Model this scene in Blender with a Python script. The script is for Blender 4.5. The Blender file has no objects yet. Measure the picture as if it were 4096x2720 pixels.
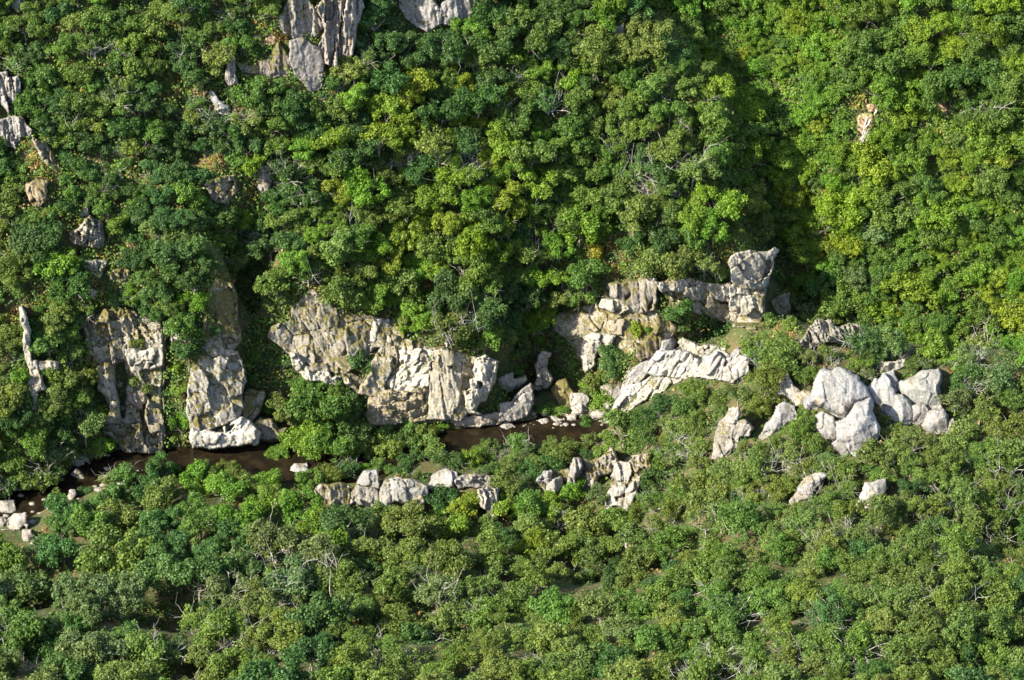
import bpy, math, random
import numpy as np
from mathutils import Vector, Matrix

SC = bpy.context.scene
COL = SC.collection
rnd = random.Random(7)
rng = np.random.default_rng(7)

# ------------------------------------------------------------------ camera
LENS, SENSOR = 110.0, 36.0
PITCH = math.radians(38.0)
DIST = 400.0
TARGET = np.array((0.0, 0.0, 10.0))
F = np.array((0.0, math.cos(PITCH), -math.sin(PITCH)))
U = np.array((0.0, math.sin(PITCH), math.cos(PITCH)))
R = np.array((1.0, 0.0, 0.0))
CAM = TARGET - F * DIST
cam_data = bpy.data.cameras.new('camera')
cam = bpy.data.objects.new('camera', cam_data)
COL.objects.link(cam)
cam.location = CAM
cam.rotation_euler = (math.pi / 2 - PITCH, 0, 0)
cam_data.lens = LENS
cam_data.sensor_width = SENSOR
cam_data.clip_end = 2000
SC.camera = cam

# ------------------------------------------------------------------ sun and sky
SUN = np.array((-0.69, -0.34, 0.64)); SUN = SUN / np.linalg.norm(SUN)
world = bpy.data.worlds.new('World'); SC.world = world; world.use_nodes = True
wn = world.node_tree.nodes; wl = world.node_tree.links
sky = wn.new('ShaderNodeTexSky'); sky.sky_type = 'NISHITA'; sky.sun_disc = False
sky.sun_elevation = math.asin(SUN[2]); sky.sun_rotation = math.atan2(SUN[0], SUN[1])
wn['Background'].inputs['Strength'].default_value = 0.15
wl.new(sky.outputs[0], wn['Background'].inputs['Color'])
ld = bpy.data.lights.new('sun', 'SUN'); ld.energy = 5.0; ld.angle = math.radians(0.5); ld.color = (1.0, 0.95, 0.84)
sun = bpy.data.objects.new('sun', ld); COL.objects.link(sun)
sun.rotation_euler = Vector(-SUN).to_track_quat('-Z', 'Y').to_euler()
SC.view_settings.view_transform = 'Standard'; SC.view_settings.look = 'None'
SC.view_settings.gamma = 1.0; SC.view_settings.use_curve_mapping = False
SC.view_settings.exposure = 1.55
SC.render.engine = 'CYCLES'
SC.cycles.max_bounces = 5; SC.cycles.diffuse_bounces = 3; SC.cycles.glossy_bounces = 2
SC.cycles.transmission_bounces = 3; SC.cycles.caustics_reflective = False; SC.cycles.caustics_refractive = False

# ------------------------------------------------------------------ places seen in the photograph -> points of the world
KX = SENSOR / LENS / 4096.0
def at_depth(u, v, d):
    u = np.asarray(u, float); v = np.asarray(v, float); d = np.asarray(d, float)
    return CAM + (F + ((u - 2048) * KX)[..., None] * R + ((1360 - v) * KX)[..., None] * U) * d[..., None]
def at_y(u, v, y):
    k = F[1] + (1360 - v) * KX * U[1]
    return at_depth(u, v, (y - CAM[1]) / k)
def to_px(p):
    q = np.asarray(p, float) - CAM
    d = q @ F
    return 2048 + (q @ R) / d / KX, 1360 - (q @ U) / d / KX, d
SV = 1400.0 / 2360.0
VIEW = {1: (0, 0, SV), 2: (1350, 0, SV), 3: (2700, 0, SV), 4: (0, 900, SV), 5: (1350, 900, SV), 6: (2700, 900, SV),
        7: (0, 1790, SV), 8: (1350, 1790, SV), 9: (2700, 1790, 1396.0 / 1345.0)}
def P(view, pts):
    a, b, s = VIEW[view]
    return np.array([(a + x * s, b + y * s) for x, y in pts], float)

# ------------------------------------------------------------------ noise helpers
def hash2(ix, iy, s):
    h = np.sin(ix * 127.1 + iy * 311.7 + s * 74.7) * 43758.5453
    return h - np.floor(h)
def vnoise(x, y, s=0.0):
    ix = np.floor(x); iy = np.floor(y); fx = x - ix; fy = y - iy
    fx = fx * fx * (3 - 2 * fx); fy = fy * fy * (3 - 2 * fy)
    a = hash2(ix, iy, s); b = hash2(ix + 1, iy, s); c = hash2(ix, iy + 1, s); d = hash2(ix + 1, iy + 1, s)
    return (a + (b - a) * fx) * (1 - fy) + (c + (d - c) * fx) * fy - 0.5
def fbm(x, y, s=0.0, n=4):
    t = 0; a = 1.0
    for k in range(n):
        t = t + a * vnoise(x * 2 ** k, y * 2 ** k, s + k * 3.1); a *= 0.5
    return t
def blocks(x, y, s):
    ix = np.floor(x); iy = np.floor(y)
    f1 = np.full(x.shape, 9.0); f2 = np.full(x.shape, 9.0); h = np.zeros(x.shape)
    for dx in (-1, 0, 1):
        for dy in (-1, 0, 1):
            jx = ix + dx; jy = iy + dy
            px = jx + 0.1 + 0.8 * hash2(jx, jy, s); py = jy + 0.1 + 0.8 * hash2(jx, jy, s + 5)
            d = np.maximum(np.abs(x - px), np.abs(y - py)) * 0.8 + np.hypot(x - px, y - py) * 0.2
            hh = (hash2(jx, jy, s + 9) - 0.5) * 2 + (hash2(jx, jy, s + 13) - 0.5) * 3.6 * (x - px) + (hash2(jx, jy, s + 17) - 0.5) * 3.0 * (y - py)
            m = d < f1
            f2 = np.where(m, f1, np.minimum(f2, d)); h = np.where(m, hh, h); f1 = np.where(m, d, f1)
    return h, f2 - f1
def inside(u, v, poly):
    r = np.zeros(np.shape(u), bool)
    n = len(poly); j = n - 1
    for i in range(n):
        xi, yi = poly[i]; xj, yj = poly[j]
        if yi != yj:
            r ^= ((yi > v) != (yj > v)) & (u < (xj - xi) * (v - yi) / (yj - yi) + xi)
        j = i
    return r
def edge_dist(u, v, poly):
    d = np.full(np.shape(u), 1e9)
    for i in range(len(poly)):
        a = poly[i - 1]; b = poly[i]; e = b - a; L = max(e @ e, 1e-9)
        t = np.clip(((u - a[0]) * e[0] + (v - a[1]) * e[1]) / L, 0, 1)
        d = np.minimum(d, np.hypot(u - a[0] - t * e[0], v - a[1] - t * e[1]))
    return d
def smooth(a, b, x):
    t = np.clip((x - a) / (b - a), 0, 1); return t * t * (3 - 2 * t)

# ------------------------------------------------------------------ mesh helpers
def fast_mesh(name, verts, faces, mat, n=4, smooth_shade=False):
    m = bpy.data.meshes.new(name)
    verts = np.asarray(verts, np.float32); faces = np.asarray(faces, np.int32)
    m.vertices.add(len(verts)); m.vertices.foreach_set('co', verts.ravel())
    m.loops.add(faces.size); m.loops.foreach_set('vertex_index', faces.ravel())
    m.polygons.add(len(faces)); m.polygons.foreach_set('loop_start', np.arange(0, faces.size, n, dtype=np.int32))
    try:
        m.polygons.foreach_set('loop_total', np.full(len(faces), n, np.int32))
    except Exception:
        pass
    if smooth_shade:
        m.polygons.foreach_set('use_smooth', np.ones(len(faces), bool))
    m.update(calc_edges=True)
    m.materials.append(mat)
    return m
def add_obj(name, mesh, parent=None, loc=(0, 0, 0)):
    o = bpy.data.objects.new(name, mesh); COL.objects.link(o)
    o.location = loc
    if parent is not None: o.parent = parent
    return o
def tag(o, label=None, cat=None, group=None, kind=None):
    if label: o['label'] = label
    if cat: o['category'] = cat
    if group: o['group'] = group
    if kind: o['kind'] = kind
    return o

# ------------------------------------------------------------------ materials
def new_mat(name):
    m = bpy.data.materials.new(name); m.use_nodes = True
    nt = m.node_tree; nt.nodes.clear()
    return m, nt
class NB:
    def __init__(s, nt): s.nt = nt
    def n(s, t, **kw):
        nd = s.nt.nodes.new(t)
        for k, v in kw.items():
            if k.startswith('_'): setattr(nd, k[1:], v)
            else:
                key = k.replace('__', ' ')
                nd.inputs[int(key[1:]) if key[0] == 'i' and key[1:].isdigit() else key].default_value = v
        return nd
    def l(s, a, b): s.nt.links.new(a, b)
    def noise(s, vec, scale, detail=5, rough=0.6, dist=0.0):
        nd = s.n('ShaderNodeTexNoise', Scale=scale, Detail=detail, Roughness=rough, Distortion=dist)
        s.l(vec, nd.inputs['Vector']); return nd.outputs['Fac']
    def ramp(s, fac, a, b, ca=0.0, cb=1.0):
        nd = s.n('ShaderNodeMapRange', _interpolation_type='SMOOTHSTEP')
        nd.inputs[1].default_value = a; nd.inputs[2].default_value = b; nd.inputs[3].default_value = ca; nd.inputs[4].default_value = cb
        s.l(fac, nd.inputs[0]); return nd.outputs[0]
    def mix(s, fac, a, b, mode='MIX'):
        nd = s.n('ShaderNodeMix', _data_type='RGBA', _blend_type=mode)
        for val, i in ((fac, 0), (a, 6), (b, 7)):
            if isinstance(val, (int, float)): nd.inputs[i].default_value = val
            elif isinstance(val, tuple): nd.inputs[i].default_value = val + (1.0,) * (4 - len(val))
            else: s.l(val, nd.inputs[i])
        return nd.outputs[2]
    def mul(s, a, b, op='MULTIPLY'):
        nd = s.n('ShaderNodeMath', _operation=op)
        for i, val in enumerate((a, b)):
            if isinstance(val, (int, float)): nd.inputs[i].default_value = val
            else: s.l(val, nd.inputs[i])
        return nd.outputs[0]
    def scaled(s, vec, sc):
        nd = s.n('ShaderNodeMapping'); nd.inputs['Scale'].default_value = sc; s.l(vec, nd.inputs['Vector']); return nd.outputs[0]

def make_rock_mat():
    m, nt = new_mat('rock'); b = NB(nt)
    geo = b.n('ShaderNodeNewGeometry'); pos = geo.outputs['Position']
    oi = b.n('ShaderNodeObjectInfo')
    sep = b.n('ShaderNodeSeparateXYZ'); b.l(geo.outputs['Normal'], sep.inputs[0])
    big = b.noise(pos, 0.3, 6, 0.65)
    fine = b.noise(pos, 2.2, 8, 0.7)
    c = b.mix(b.ramp(big, 0.3, 0.7), (0.62, 0.60, 0.58), (1.0, 1.0, 1.0))
    c = b.mix(1.0, oi.outputs['Color'], c, 'MULTIPLY')
    c = b.mix(b.ramp(fine, 0.36, 0.58, 0.42, 0.0), c, (0.13, 0.115, 0.095))
    st = b.noise(b.scaled(pos, (1.3, 1.3, 0.10)), 1.0, 5, 0.6)
    c = b.mix(b.ramp(st, 0.58, 0.70, 0.0, 0.5), c, (0.15, 0.115, 0.095))
    oc = b.noise(pos, 0.7, 4, 0.6)
    c = b.mix(b.ramp(oc, 0.58, 0.72, 0.0, 0.5), c, (0.36, 0.26, 0.12))
    lic = b.noise(pos, 4.5, 4, 0.65)
    c = b.mix(b.ramp(lic, 0.57, 0.66, 0.0, 0.6), c, (0.50, 0.48, 0.41))
    dl = b.noise(pos, 3.3, 5, 0.7)
    c = b.mix(b.ramp(dl, 0.55, 0.64, 0.0, 0.6), c, (0.085, 0.08, 0.07))
    ms = b.mul(b.mul(b.noise(pos, 0.5, 3, 0.6), 0.4), b.mul(b.noise(pos, 2.6, 8, 0.75), 0.6), 'ADD')
    up = b.ramp(sep.outputs[2], -0.2, 0.9, 0.0, 0.16)
    amt = b.mul(b.mul(ms, up, 'ADD'), b.mul(oi.outputs['Alpha'], 0.30), 'ADD')
    mossc = b.mix(b.noise(pos, 2.5, 4), (0.05, 0.052, 0.014), (0.16, 0.125, 0.045))
    c = b.mix(b.ramp(amt, 0.70, 0.80), c, mossc)
    p = b.n('ShaderNodeBsdfPrincipled', Roughness=0.9); p.inputs['Specular IOR Level'].default_value = 0.15
    b.l(c, p.inputs['Base Color'])
    bump = b.n('ShaderNodeBump', Strength=0.7, Distance=0.12)
    hh = b.mul(b.noise(pos, 3.0, 9, 0.7), b.mul(ms, 0.5), 'ADD')
    b.l(hh, bump.inputs['Height']); b.l(bump.outputs[0], p.inputs['Normal'])
    o = b.n('ShaderNodeOutputMaterial'); b.l(p.outputs[0], o.inputs[0])
    return m
def make_ground_mat():
    m, nt = new_mat('hillside_soil'); b = NB(nt)
    geo = b.n('ShaderNodeNewGeometry'); pos = geo.outputs['Position']
    c = b.mix(b.ramp(b.noise(pos, 0.25, 6, 0.65), 0.35, 0.65), (0.03, 0.04, 0.014), (0.10, 0.075, 0.035))
    c = b.mix(b.ramp(b.noise(pos, 0.9, 6, 0.7), 0.45, 0.6), c, (0.045, 0.07, 0.018))
    c = b.mix(b.ramp(b.noise(pos, 2.7, 6, 0.7), 0.55, 0.66), c, (0.17, 0.12, 0.065))
    p = b.n('ShaderNodeBsdfPrincipled', Roughness=0.95); p.inputs['Specular IOR Level'].default_value = 0.1
    b.l(c, p.inputs['Base Color'])
    bump = b.n('ShaderNodeBump', Strength=0.8, Distance=0.25); b.l(b.noise(pos, 2.0, 8, 0.7), bump.inputs['Height']); b.l(bump.outputs[0], p.inputs['Normal'])
    o = b.n('ShaderNodeOutputMaterial'); b.l(p.outputs[0], o.inputs[0])
    return m
def make_scar_mat():
    m, nt = new_mat('bare_soil'); b = NB(nt)
    pos = b.n('ShaderNodeNewGeometry').outputs['Position']
    c = b.mix(b.ramp(b.noise(pos, 0.8, 7, 0.7), 0.35, 0.65), (0.21, 0.125, 0.07), (0.40, 0.27, 0.17))
    c = b.mix(b.ramp(b.noise(pos, 1.6, 7, 0.7), 0.52, 0.66), c, (0.10, 0.10, 0.035))
    p = b.n('ShaderNodeBsdfPrincipled', Roughness=0.95); p.inputs['Specular IOR Level'].default_value = 0.1
    b.l(c, p.inputs['Base Color'])
    bump = b.n('ShaderNodeBump', Strength=0.8, Distance=0.2); b.l(b.noise(pos, 3.0, 8, 0.7), bump.inputs['Height']); b.l(bump.outputs[0], p.inputs['Normal'])
    o = b.n('ShaderNodeOutputMaterial'); b.l(p.outputs[0], o.inputs[0])
    return m
def make_water_mat():
    m, nt = new_mat('river_water'); b = NB(nt)
    pos = b.n('ShaderNodeNewGeometry').outputs['Position']
    c = b.mix(b.ramp(b.noise(pos, 0.5, 5, 0.6), 0.4, 0.7), (0.008, 0.006, 0.0035), (0.020, 0.014, 0.007))
    p = b.n('ShaderNodeBsdfPrincipled', Roughness=0.12, IOR=1.33)
    b.l(c, p.inputs['Base Color'])
    bump = b.n('ShaderNodeBump', Strength=0.25, Distance=0.05); b.l(b.noise(b.scaled(pos, (1, 2.5, 1)), 2.2, 4), bump.inputs['Height']); b.l(bump.outputs[0], p.inputs['Normal'])
    o = b.n('ShaderNodeOutputMaterial'); b.l(p.outputs[0], o.inputs[0])
    return m
def make_leaf_mat(name, per_face):
    m, nt = new_mat(name); b = NB(nt)
    at = b.n('ShaderNodeAttribute', _attribute_name='tone')
    if per_face:
        col = b.n('ShaderNodeAttribute', _attribute_name='hue').outputs['Color']
    else:
        col = b.n('ShaderNodeObjectInfo').outputs['Color']
    pos = b.n('ShaderNodeNewGeometry').outputs['Position']
    f = at.outputs['Fac']
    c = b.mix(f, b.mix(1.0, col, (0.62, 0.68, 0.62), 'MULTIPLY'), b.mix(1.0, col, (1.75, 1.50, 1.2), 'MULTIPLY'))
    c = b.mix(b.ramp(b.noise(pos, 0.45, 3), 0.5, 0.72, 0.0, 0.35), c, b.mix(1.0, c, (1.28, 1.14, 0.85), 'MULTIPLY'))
    p = b.n('ShaderNodeBsdfPrincipled', Roughness=0.5); p.inputs['Specular IOR Level'].default_value = 0.22
    b.l(c, p.inputs['Base Color'])
    t = b.n('ShaderNodeBsdfTranslucent'); b.l(b.mix(1.0, c, (1.2, 1.2, 0.6), 'MULTIPLY'), t.inputs[0])
    mx = b.n('ShaderNodeMixShader'); mx.inputs[0].default_value = 0.33
    b.l(p.outputs[0], mx.inputs[1]); b.l(t.outputs[0], mx.inputs[2])
    o = b.n('ShaderNodeOutputMaterial'); b.l(mx.outputs[0], o.inputs[0])
    return m
def make_bark_mat(name, c1, c2):
    m, nt = new_mat(name); b = NB(nt)
    pos = b.n('ShaderNodeTexCoord').outputs['Object']
    c = b.mix(b.ramp(b.noise(pos, 6.0, 5), 0.35, 0.65), c1, c2)
    p = b.n('ShaderNodeBsdfPrincipled', Roughness=0.9); p.inputs['Specular IOR Level'].default_value = 0.1
    b.l(c, p.inputs['Base Color'])
    o = b.n('ShaderNodeOutputMaterial'); b.l(p.outputs[0], o.inputs[0])
    return m
M_ROCK = make_rock_mat(); M_GROUND = make_ground_mat(); M_SCAR = make_scar_mat(); M_WATER = make_water_mat()
M_LEAF = make_leaf_mat('leaf', False); M_UNDER = make_leaf_mat('undergrowth_leaf', True)
M_BARK = make_bark_mat('bark', (0.12, 0.10, 0.075), (0.30, 0.27, 0.21))
M_PALE = make_bark_mat('dead_bark', (0.22, 0.20, 0.17), (0.42, 0.39, 0.33))

# ------------------------------------------------------------------ terrain (one sheet of hills and valley)
CTRL = [(-200, 2150, -28), (-200, 1900, -19), (-200, 1500, -9), (-200, 1100, -1), (-200, 600, 9), (-200, 0, 22),
 (250, 1700, -13), (250, 1300, -6.5),
 (500, 1790, -9.5), (500, 1250, -4), (500, 1000, 1), (500, 500, 12), (500, 0, 23),
 (800, 1780, -9.5), (800, 1450, -7.5), (800, 1150, -3.5), (640, 700, 8), (800, 650, 11.5), (900, 700, 8), (800, 0, 23), (880, 1300, -5), (900, 1050, 0.5),
 (1010, 1650, -4.5), (1000, 1300, 2.5), (960, 1050, 6.5), (1090, 1300, -1), (1100, 1050, 2.5),
 (1250, 1500, -3.5), (1250, 1250, -0.5), (1250, 800, 9), (1250, 0, 26),
 (1700, 1700, -5), (1700, 1400, -2), (1700, 1200, 4), (1700, 700, 15), (1700, 0, 31),
 (2080, 1600, 1.0), (2150, 1450, 6.5), (2020, 1350, 2), (2000, 900, 11.5),
 (2350, 1660, -2.5), (2350, 1420, 5), (2350, 1250, 8), (2400, 1000, 13), (2400, 500, 24), (2400, 0, 34),
 (2430, 1650, -5), (2600, 1500, -5), (2800, 1430, -6), (2900, 1390, -6.5), (2800, 1290, 3), (2620, 1300, 5),
 (3000, 1240, 9), (3000, 1040, 12), (2900, 800, 18), (2900, 400, 27), (2700, 100, 34),
 (3130, 1150, 18.5), (3110, 850, 24), (2980, 500, 29.5), (2800, 250, 34.5), (2600, 50, 38),
 (3300, 1250, 15), (3300, 900, 22), (3300, 500, 29), (3300, 0, 38.5), (3700, 1300, 12), (3700, 900, 20), (3700, 500, 27), (3700, 0, 36.5),
 (4200, 1380, 9.5), (4200, 900, 18.5), (4200, 500, 25.5), (4200, 0, 35),
 (-200, 2300, -36), (-200, 2720, -66), (300, 2100, -27), (300, 2400, -47), (300, 2720, -68),
 (800, 1960, -19), (800, 2200, -35), (800, 2500, -54), (800, 2720, -68), (1350, 1950, -19.5), (1350, 2200, -35), (1350, 2720, -70),
 (1500, 1930, -19), (1900, 1920, -20), (1930, 2080, -25.5), (1500, 2060, -25), (1900, 2200, -35), (1900, 2500, -55), (1900, 2720, -71),
 (2048, 1850, -15), (2400, 1800, -11), (2400, 1900, -18), (2550, 2030, -24.5), (2550, 2300, -42), (2500, 2720, -72),
 (2700, 1600, -14), (2700, 1900, -26), (2900, 1500, -14), (3000, 1350, -12), (2950, 1300, -9), (3250, 1310, -13), (3600, 1370, -15), (3900, 1400, -16), (4200, 1440, -18),
 (3300, 1600, -24), (3300, 1800, -33), (3600, 1700, -28), (4200, 1700, -28), (3300, 2200, -52), (3300, 2720, -80), (4200, 2200, -52), (4200, 2720, -80),
 (2900, 2000, -35), (2900, 2400, -58), (2900, 2720, -77)]
cp = np.array([at_y(u, v, y) for u, v, y in CTRL])
cp = np.vstack([cp, [(30, 4, 8), (38, 7, 1), (52, 5, 0), (75, 3, -0.5), (-110, 60, 80), (0, 80, 86), (110, 80, 74),
                     (-110, -130, 24), (0, -140, 28), (110, -140, 34), (0, -300, 105), (-150, -300, 100), (150, -300, 110)]])
def tps_fit(xy, z, lam):
    n = len(xy); d2 = ((xy[:, None] - xy[None]) ** 2).sum(-1)
    K = 0.5 * d2 * np.log(d2 + 1e-9) + lam * np.eye(n)
    Q = np.c_[np.ones(n), xy]
    A = np.block([[K, Q], [Q.T, np.zeros((3, 3))]])
    return np.linalg.solve(A, np.r_[z, 0, 0, 0])
TXY = cp[:, :2] / 20.0
TW = tps_fit(TXY, cp[:, 2], 0.004)
RIVER = [(-700, 2260), (-200, 2120), (60, 2020), (180, 1975), (370, 1885), (600, 1842), (900, 1836), (1127, 1860), (1380, 1868), (1640, 1800), (1900, 1752), (2100, 1728), (2260, 1712), (2420, 1700)]
def river_pt(u, v):
    k = F[2] + (1360 - v) * KX * U[2]
    return at_depth(u, v, (0.0 - CAM[2]) / k)
RV = np.array([river_pt(u, v) for u, v in RIVER])
RV = np.vstack([RV, [(20, 0, 0), (30, 7, 0), (45, 9, 0), (80, 6, 0)]])
RW = np.array([3, 3, 3, 2.6, 2.3, 2.1, 2.3, 2.6, 2.0, 1.5, 2.0, 1.6, 1.0, 0.7, 1.4, 1.4, 1.4, 1.4])
def river_dist(x, y):
    d = np.full(x.shape, 1e9)
    for i in range(len(RV) - 1):
        a = RV[i, :2]; b = RV[i + 1, :2]; e = b - a
        t = np.clip(((x - a[0]) * e[0] + (y - a[1]) * e[1]) / (e @ e), 0, 1)
        d = np.minimum(d, np.hypot(x - a[0] - t * e[0], y - a[1] - t * e[1]) - (RW[i] * (1 - t) + RW[i + 1] * t))
    return d
SHADE_HOLLOW = []  # pits dug into the ground so gaps in the wood fall into shade
for u, v, y, hr, hd in [(680, 2420, -49, 4.6, 5.0), (130, 2310, -41, 4.6, 5.0), (790, 2650, -63, 4.6, 5.0), (1700, 2470, -54, 4.6, 5.0), (1510, 2290, -40, 3.5, 3), (130, 2550, -57, 4, 3), (2330, 2220, -38, 3, 3), (3990, 2080, -47, 4, 3.5), (2000, 2270, -40, 3, 2.5), (1010, 1900, -20, 2, 1)]:
    q = at_y(u, v, y); SHADE_HOLLOW.append((q[0], q[1], hr, hd))
def terrain_z(x, y):
    sh = x.shape; q = np.c_[x.ravel(), y.ravel()] / 20.0
    out = np.empty(len(q))
    for k in range(0, len(q), 20000):
        d2 = ((q[k:k + 20000, None] - TXY[None]) ** 2).sum(-1)
        out[k:k + 20000] = (0.5 * d2 * np.log(d2 + 1e-9)) @ TW[:-3] + TW[-3] + q[k:k + 20000] @ TW[-2:]
    z = out.reshape(sh)
    z = np.maximum(z, 0.35) + np.minimum(z - 0.35, 0) * 0.02
    z = z + fbm(x * 0.22, y * 0.22, 3, 4) * 1.3
    rd = river_dist(x, y)
    for hx, hy, hr, hd in SHADE_HOLLOW:
        z = z - hd * np.exp(-((x - hx) ** 2 + (y - hy) ** 2) / hr ** 2)
    s = smooth(-0.8, 2.2, rd)
    return z * s + (-0.9) * (1 - s)
GX = np.r_[np.arange(-170, -80, 5.0), np.arange(-80, 80, 0.6), np.arange(80, 171, 5.0)]
GY = np.r_[np.arange(-330, -100, 6.0), np.arange(-100, 66, 0.6), np.arange(66, 150, 5.0)]
gx, gy = np.meshgrid(GX, GY)
GZ = terrain_z(gx, gy)
nv, nu = gx.shape
idx = np.arange(nv * nu).reshape(nv, nu)
tf = np.stack([idx[:-1, :-1], idx[:-1, 1:], idx[1:, 1:], idx[1:, :-1]], -1).reshape(-1, 4)
terrain = add_obj('hillside_terrain', fast_mesh('hillside_terrain', np.stack([gx, gy, GZ], -1).reshape(-1, 3), tf, M_GROUND, smooth_shade=True))
tag(terrain, 'wooded gorge slopes of dry grass and leaf litter', None, None, 'structure')
def ground(x, y):
    x = np.asarray(x, float); y = np.asarray(y, float)
    i = np.clip(np.searchsorted(GX, x) - 1, 0, len(GX) - 2); j = np.clip(np.searchsorted(GY, y) - 1, 0, len(GY) - 2)
    fx = np.clip((x - GX[i]) / (GX[i + 1] - GX[i]), 0, 1); fy = np.clip((y - GY[j]) / (GY[j + 1] - GY[j]), 0, 1)
    return (GZ[j, i] * (1 - fx) + GZ[j, i + 1] * fx) * (1 - fy) + (GZ[j + 1, i] * (1 - fx) + GZ[j + 1, i + 1] * fx) * fy
# depth of the ground along each line of sight (first crossing)
DU = np.arange(-320, 4440, 14.0); DV = np.arange(-320, 3060, 14.0)
du, dv = np.meshgrid(DU, DV)
DM = np.full(du.shape, 520.0); hit = np.zeros(du.shape, bool); prev = np.full(du.shape, -1.0)
for d in np.arange(270, 520, 0.8):
    p = at_depth(du, dv, np.full(du.shape, d))
    below = ground(p[..., 0], p[..., 1]) - p[..., 2]
    new = (below > 0) & ~hit
    t = np.clip(below / np.maximum(below - prev, 1e-6), 0, 1)
    DM[new] = (d - 0.8 * t)[new]; hit |= new; prev = below
def depth(u, v):
    u = np.asarray(u, float); v = np.asarray(v, float)
    a = np.clip((u - DU[0]) / 14.0, 0, len(DU) - 1.001); b = np.clip((v - DV[0]) / 14.0, 0, len(DV) - 1.001)
    i = a.astype(int); j = b.astype(int); fx = a - i; fy = b - j
    return (DM[j, i] * (1 - fx) + DM[j, i + 1] * fx) * (1 - fy) + (DM[j + 1, i] * (1 - fx) + DM[j + 1, i + 1] * fx) * fy

# river
t = np.linspace(0, len(RV) - 1, 160); ii = np.minimum(t.astype(int), len(RV) - 2); ff = (t - ii)[:, None]
ctr = RV[ii] * (1 - ff) + RV[ii + 1] * ff
wid = (RW[ii] * (1 - ff[:, 0]) + RW[ii + 1] * ff[:, 0]) + 2.0
tan = np.gradient(ctr[:, :2], axis=0); tan /= np.linalg.norm(tan, axis=1)[:, None]
nrm = np.c_[-tan[:, 1], tan[:, 0]]
rows = []
for s in (-1, -0.33, 0.33, 1):
    rows.append(np.c_[ctr[:, :2] + nrm * (wid * s)[:, None], np.zeros(len(ctr))])
rvv = np.stack(rows, 1).reshape(-1, 3)
ri = np.arange(len(ctr) * 4).reshape(-1, 4)
rf = np.stack([ri[:-1, :-1], ri[1:, :-1], ri[1:, 1:], ri[:-1, 1:]], -1).reshape(-1, 4)
rmesh = fast_mesh('river', rvv, rf, M_WATER)
tag(add_obj('river', rmesh), 'dark brown river winding along the gorge floor', None, None, 'structure')

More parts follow.
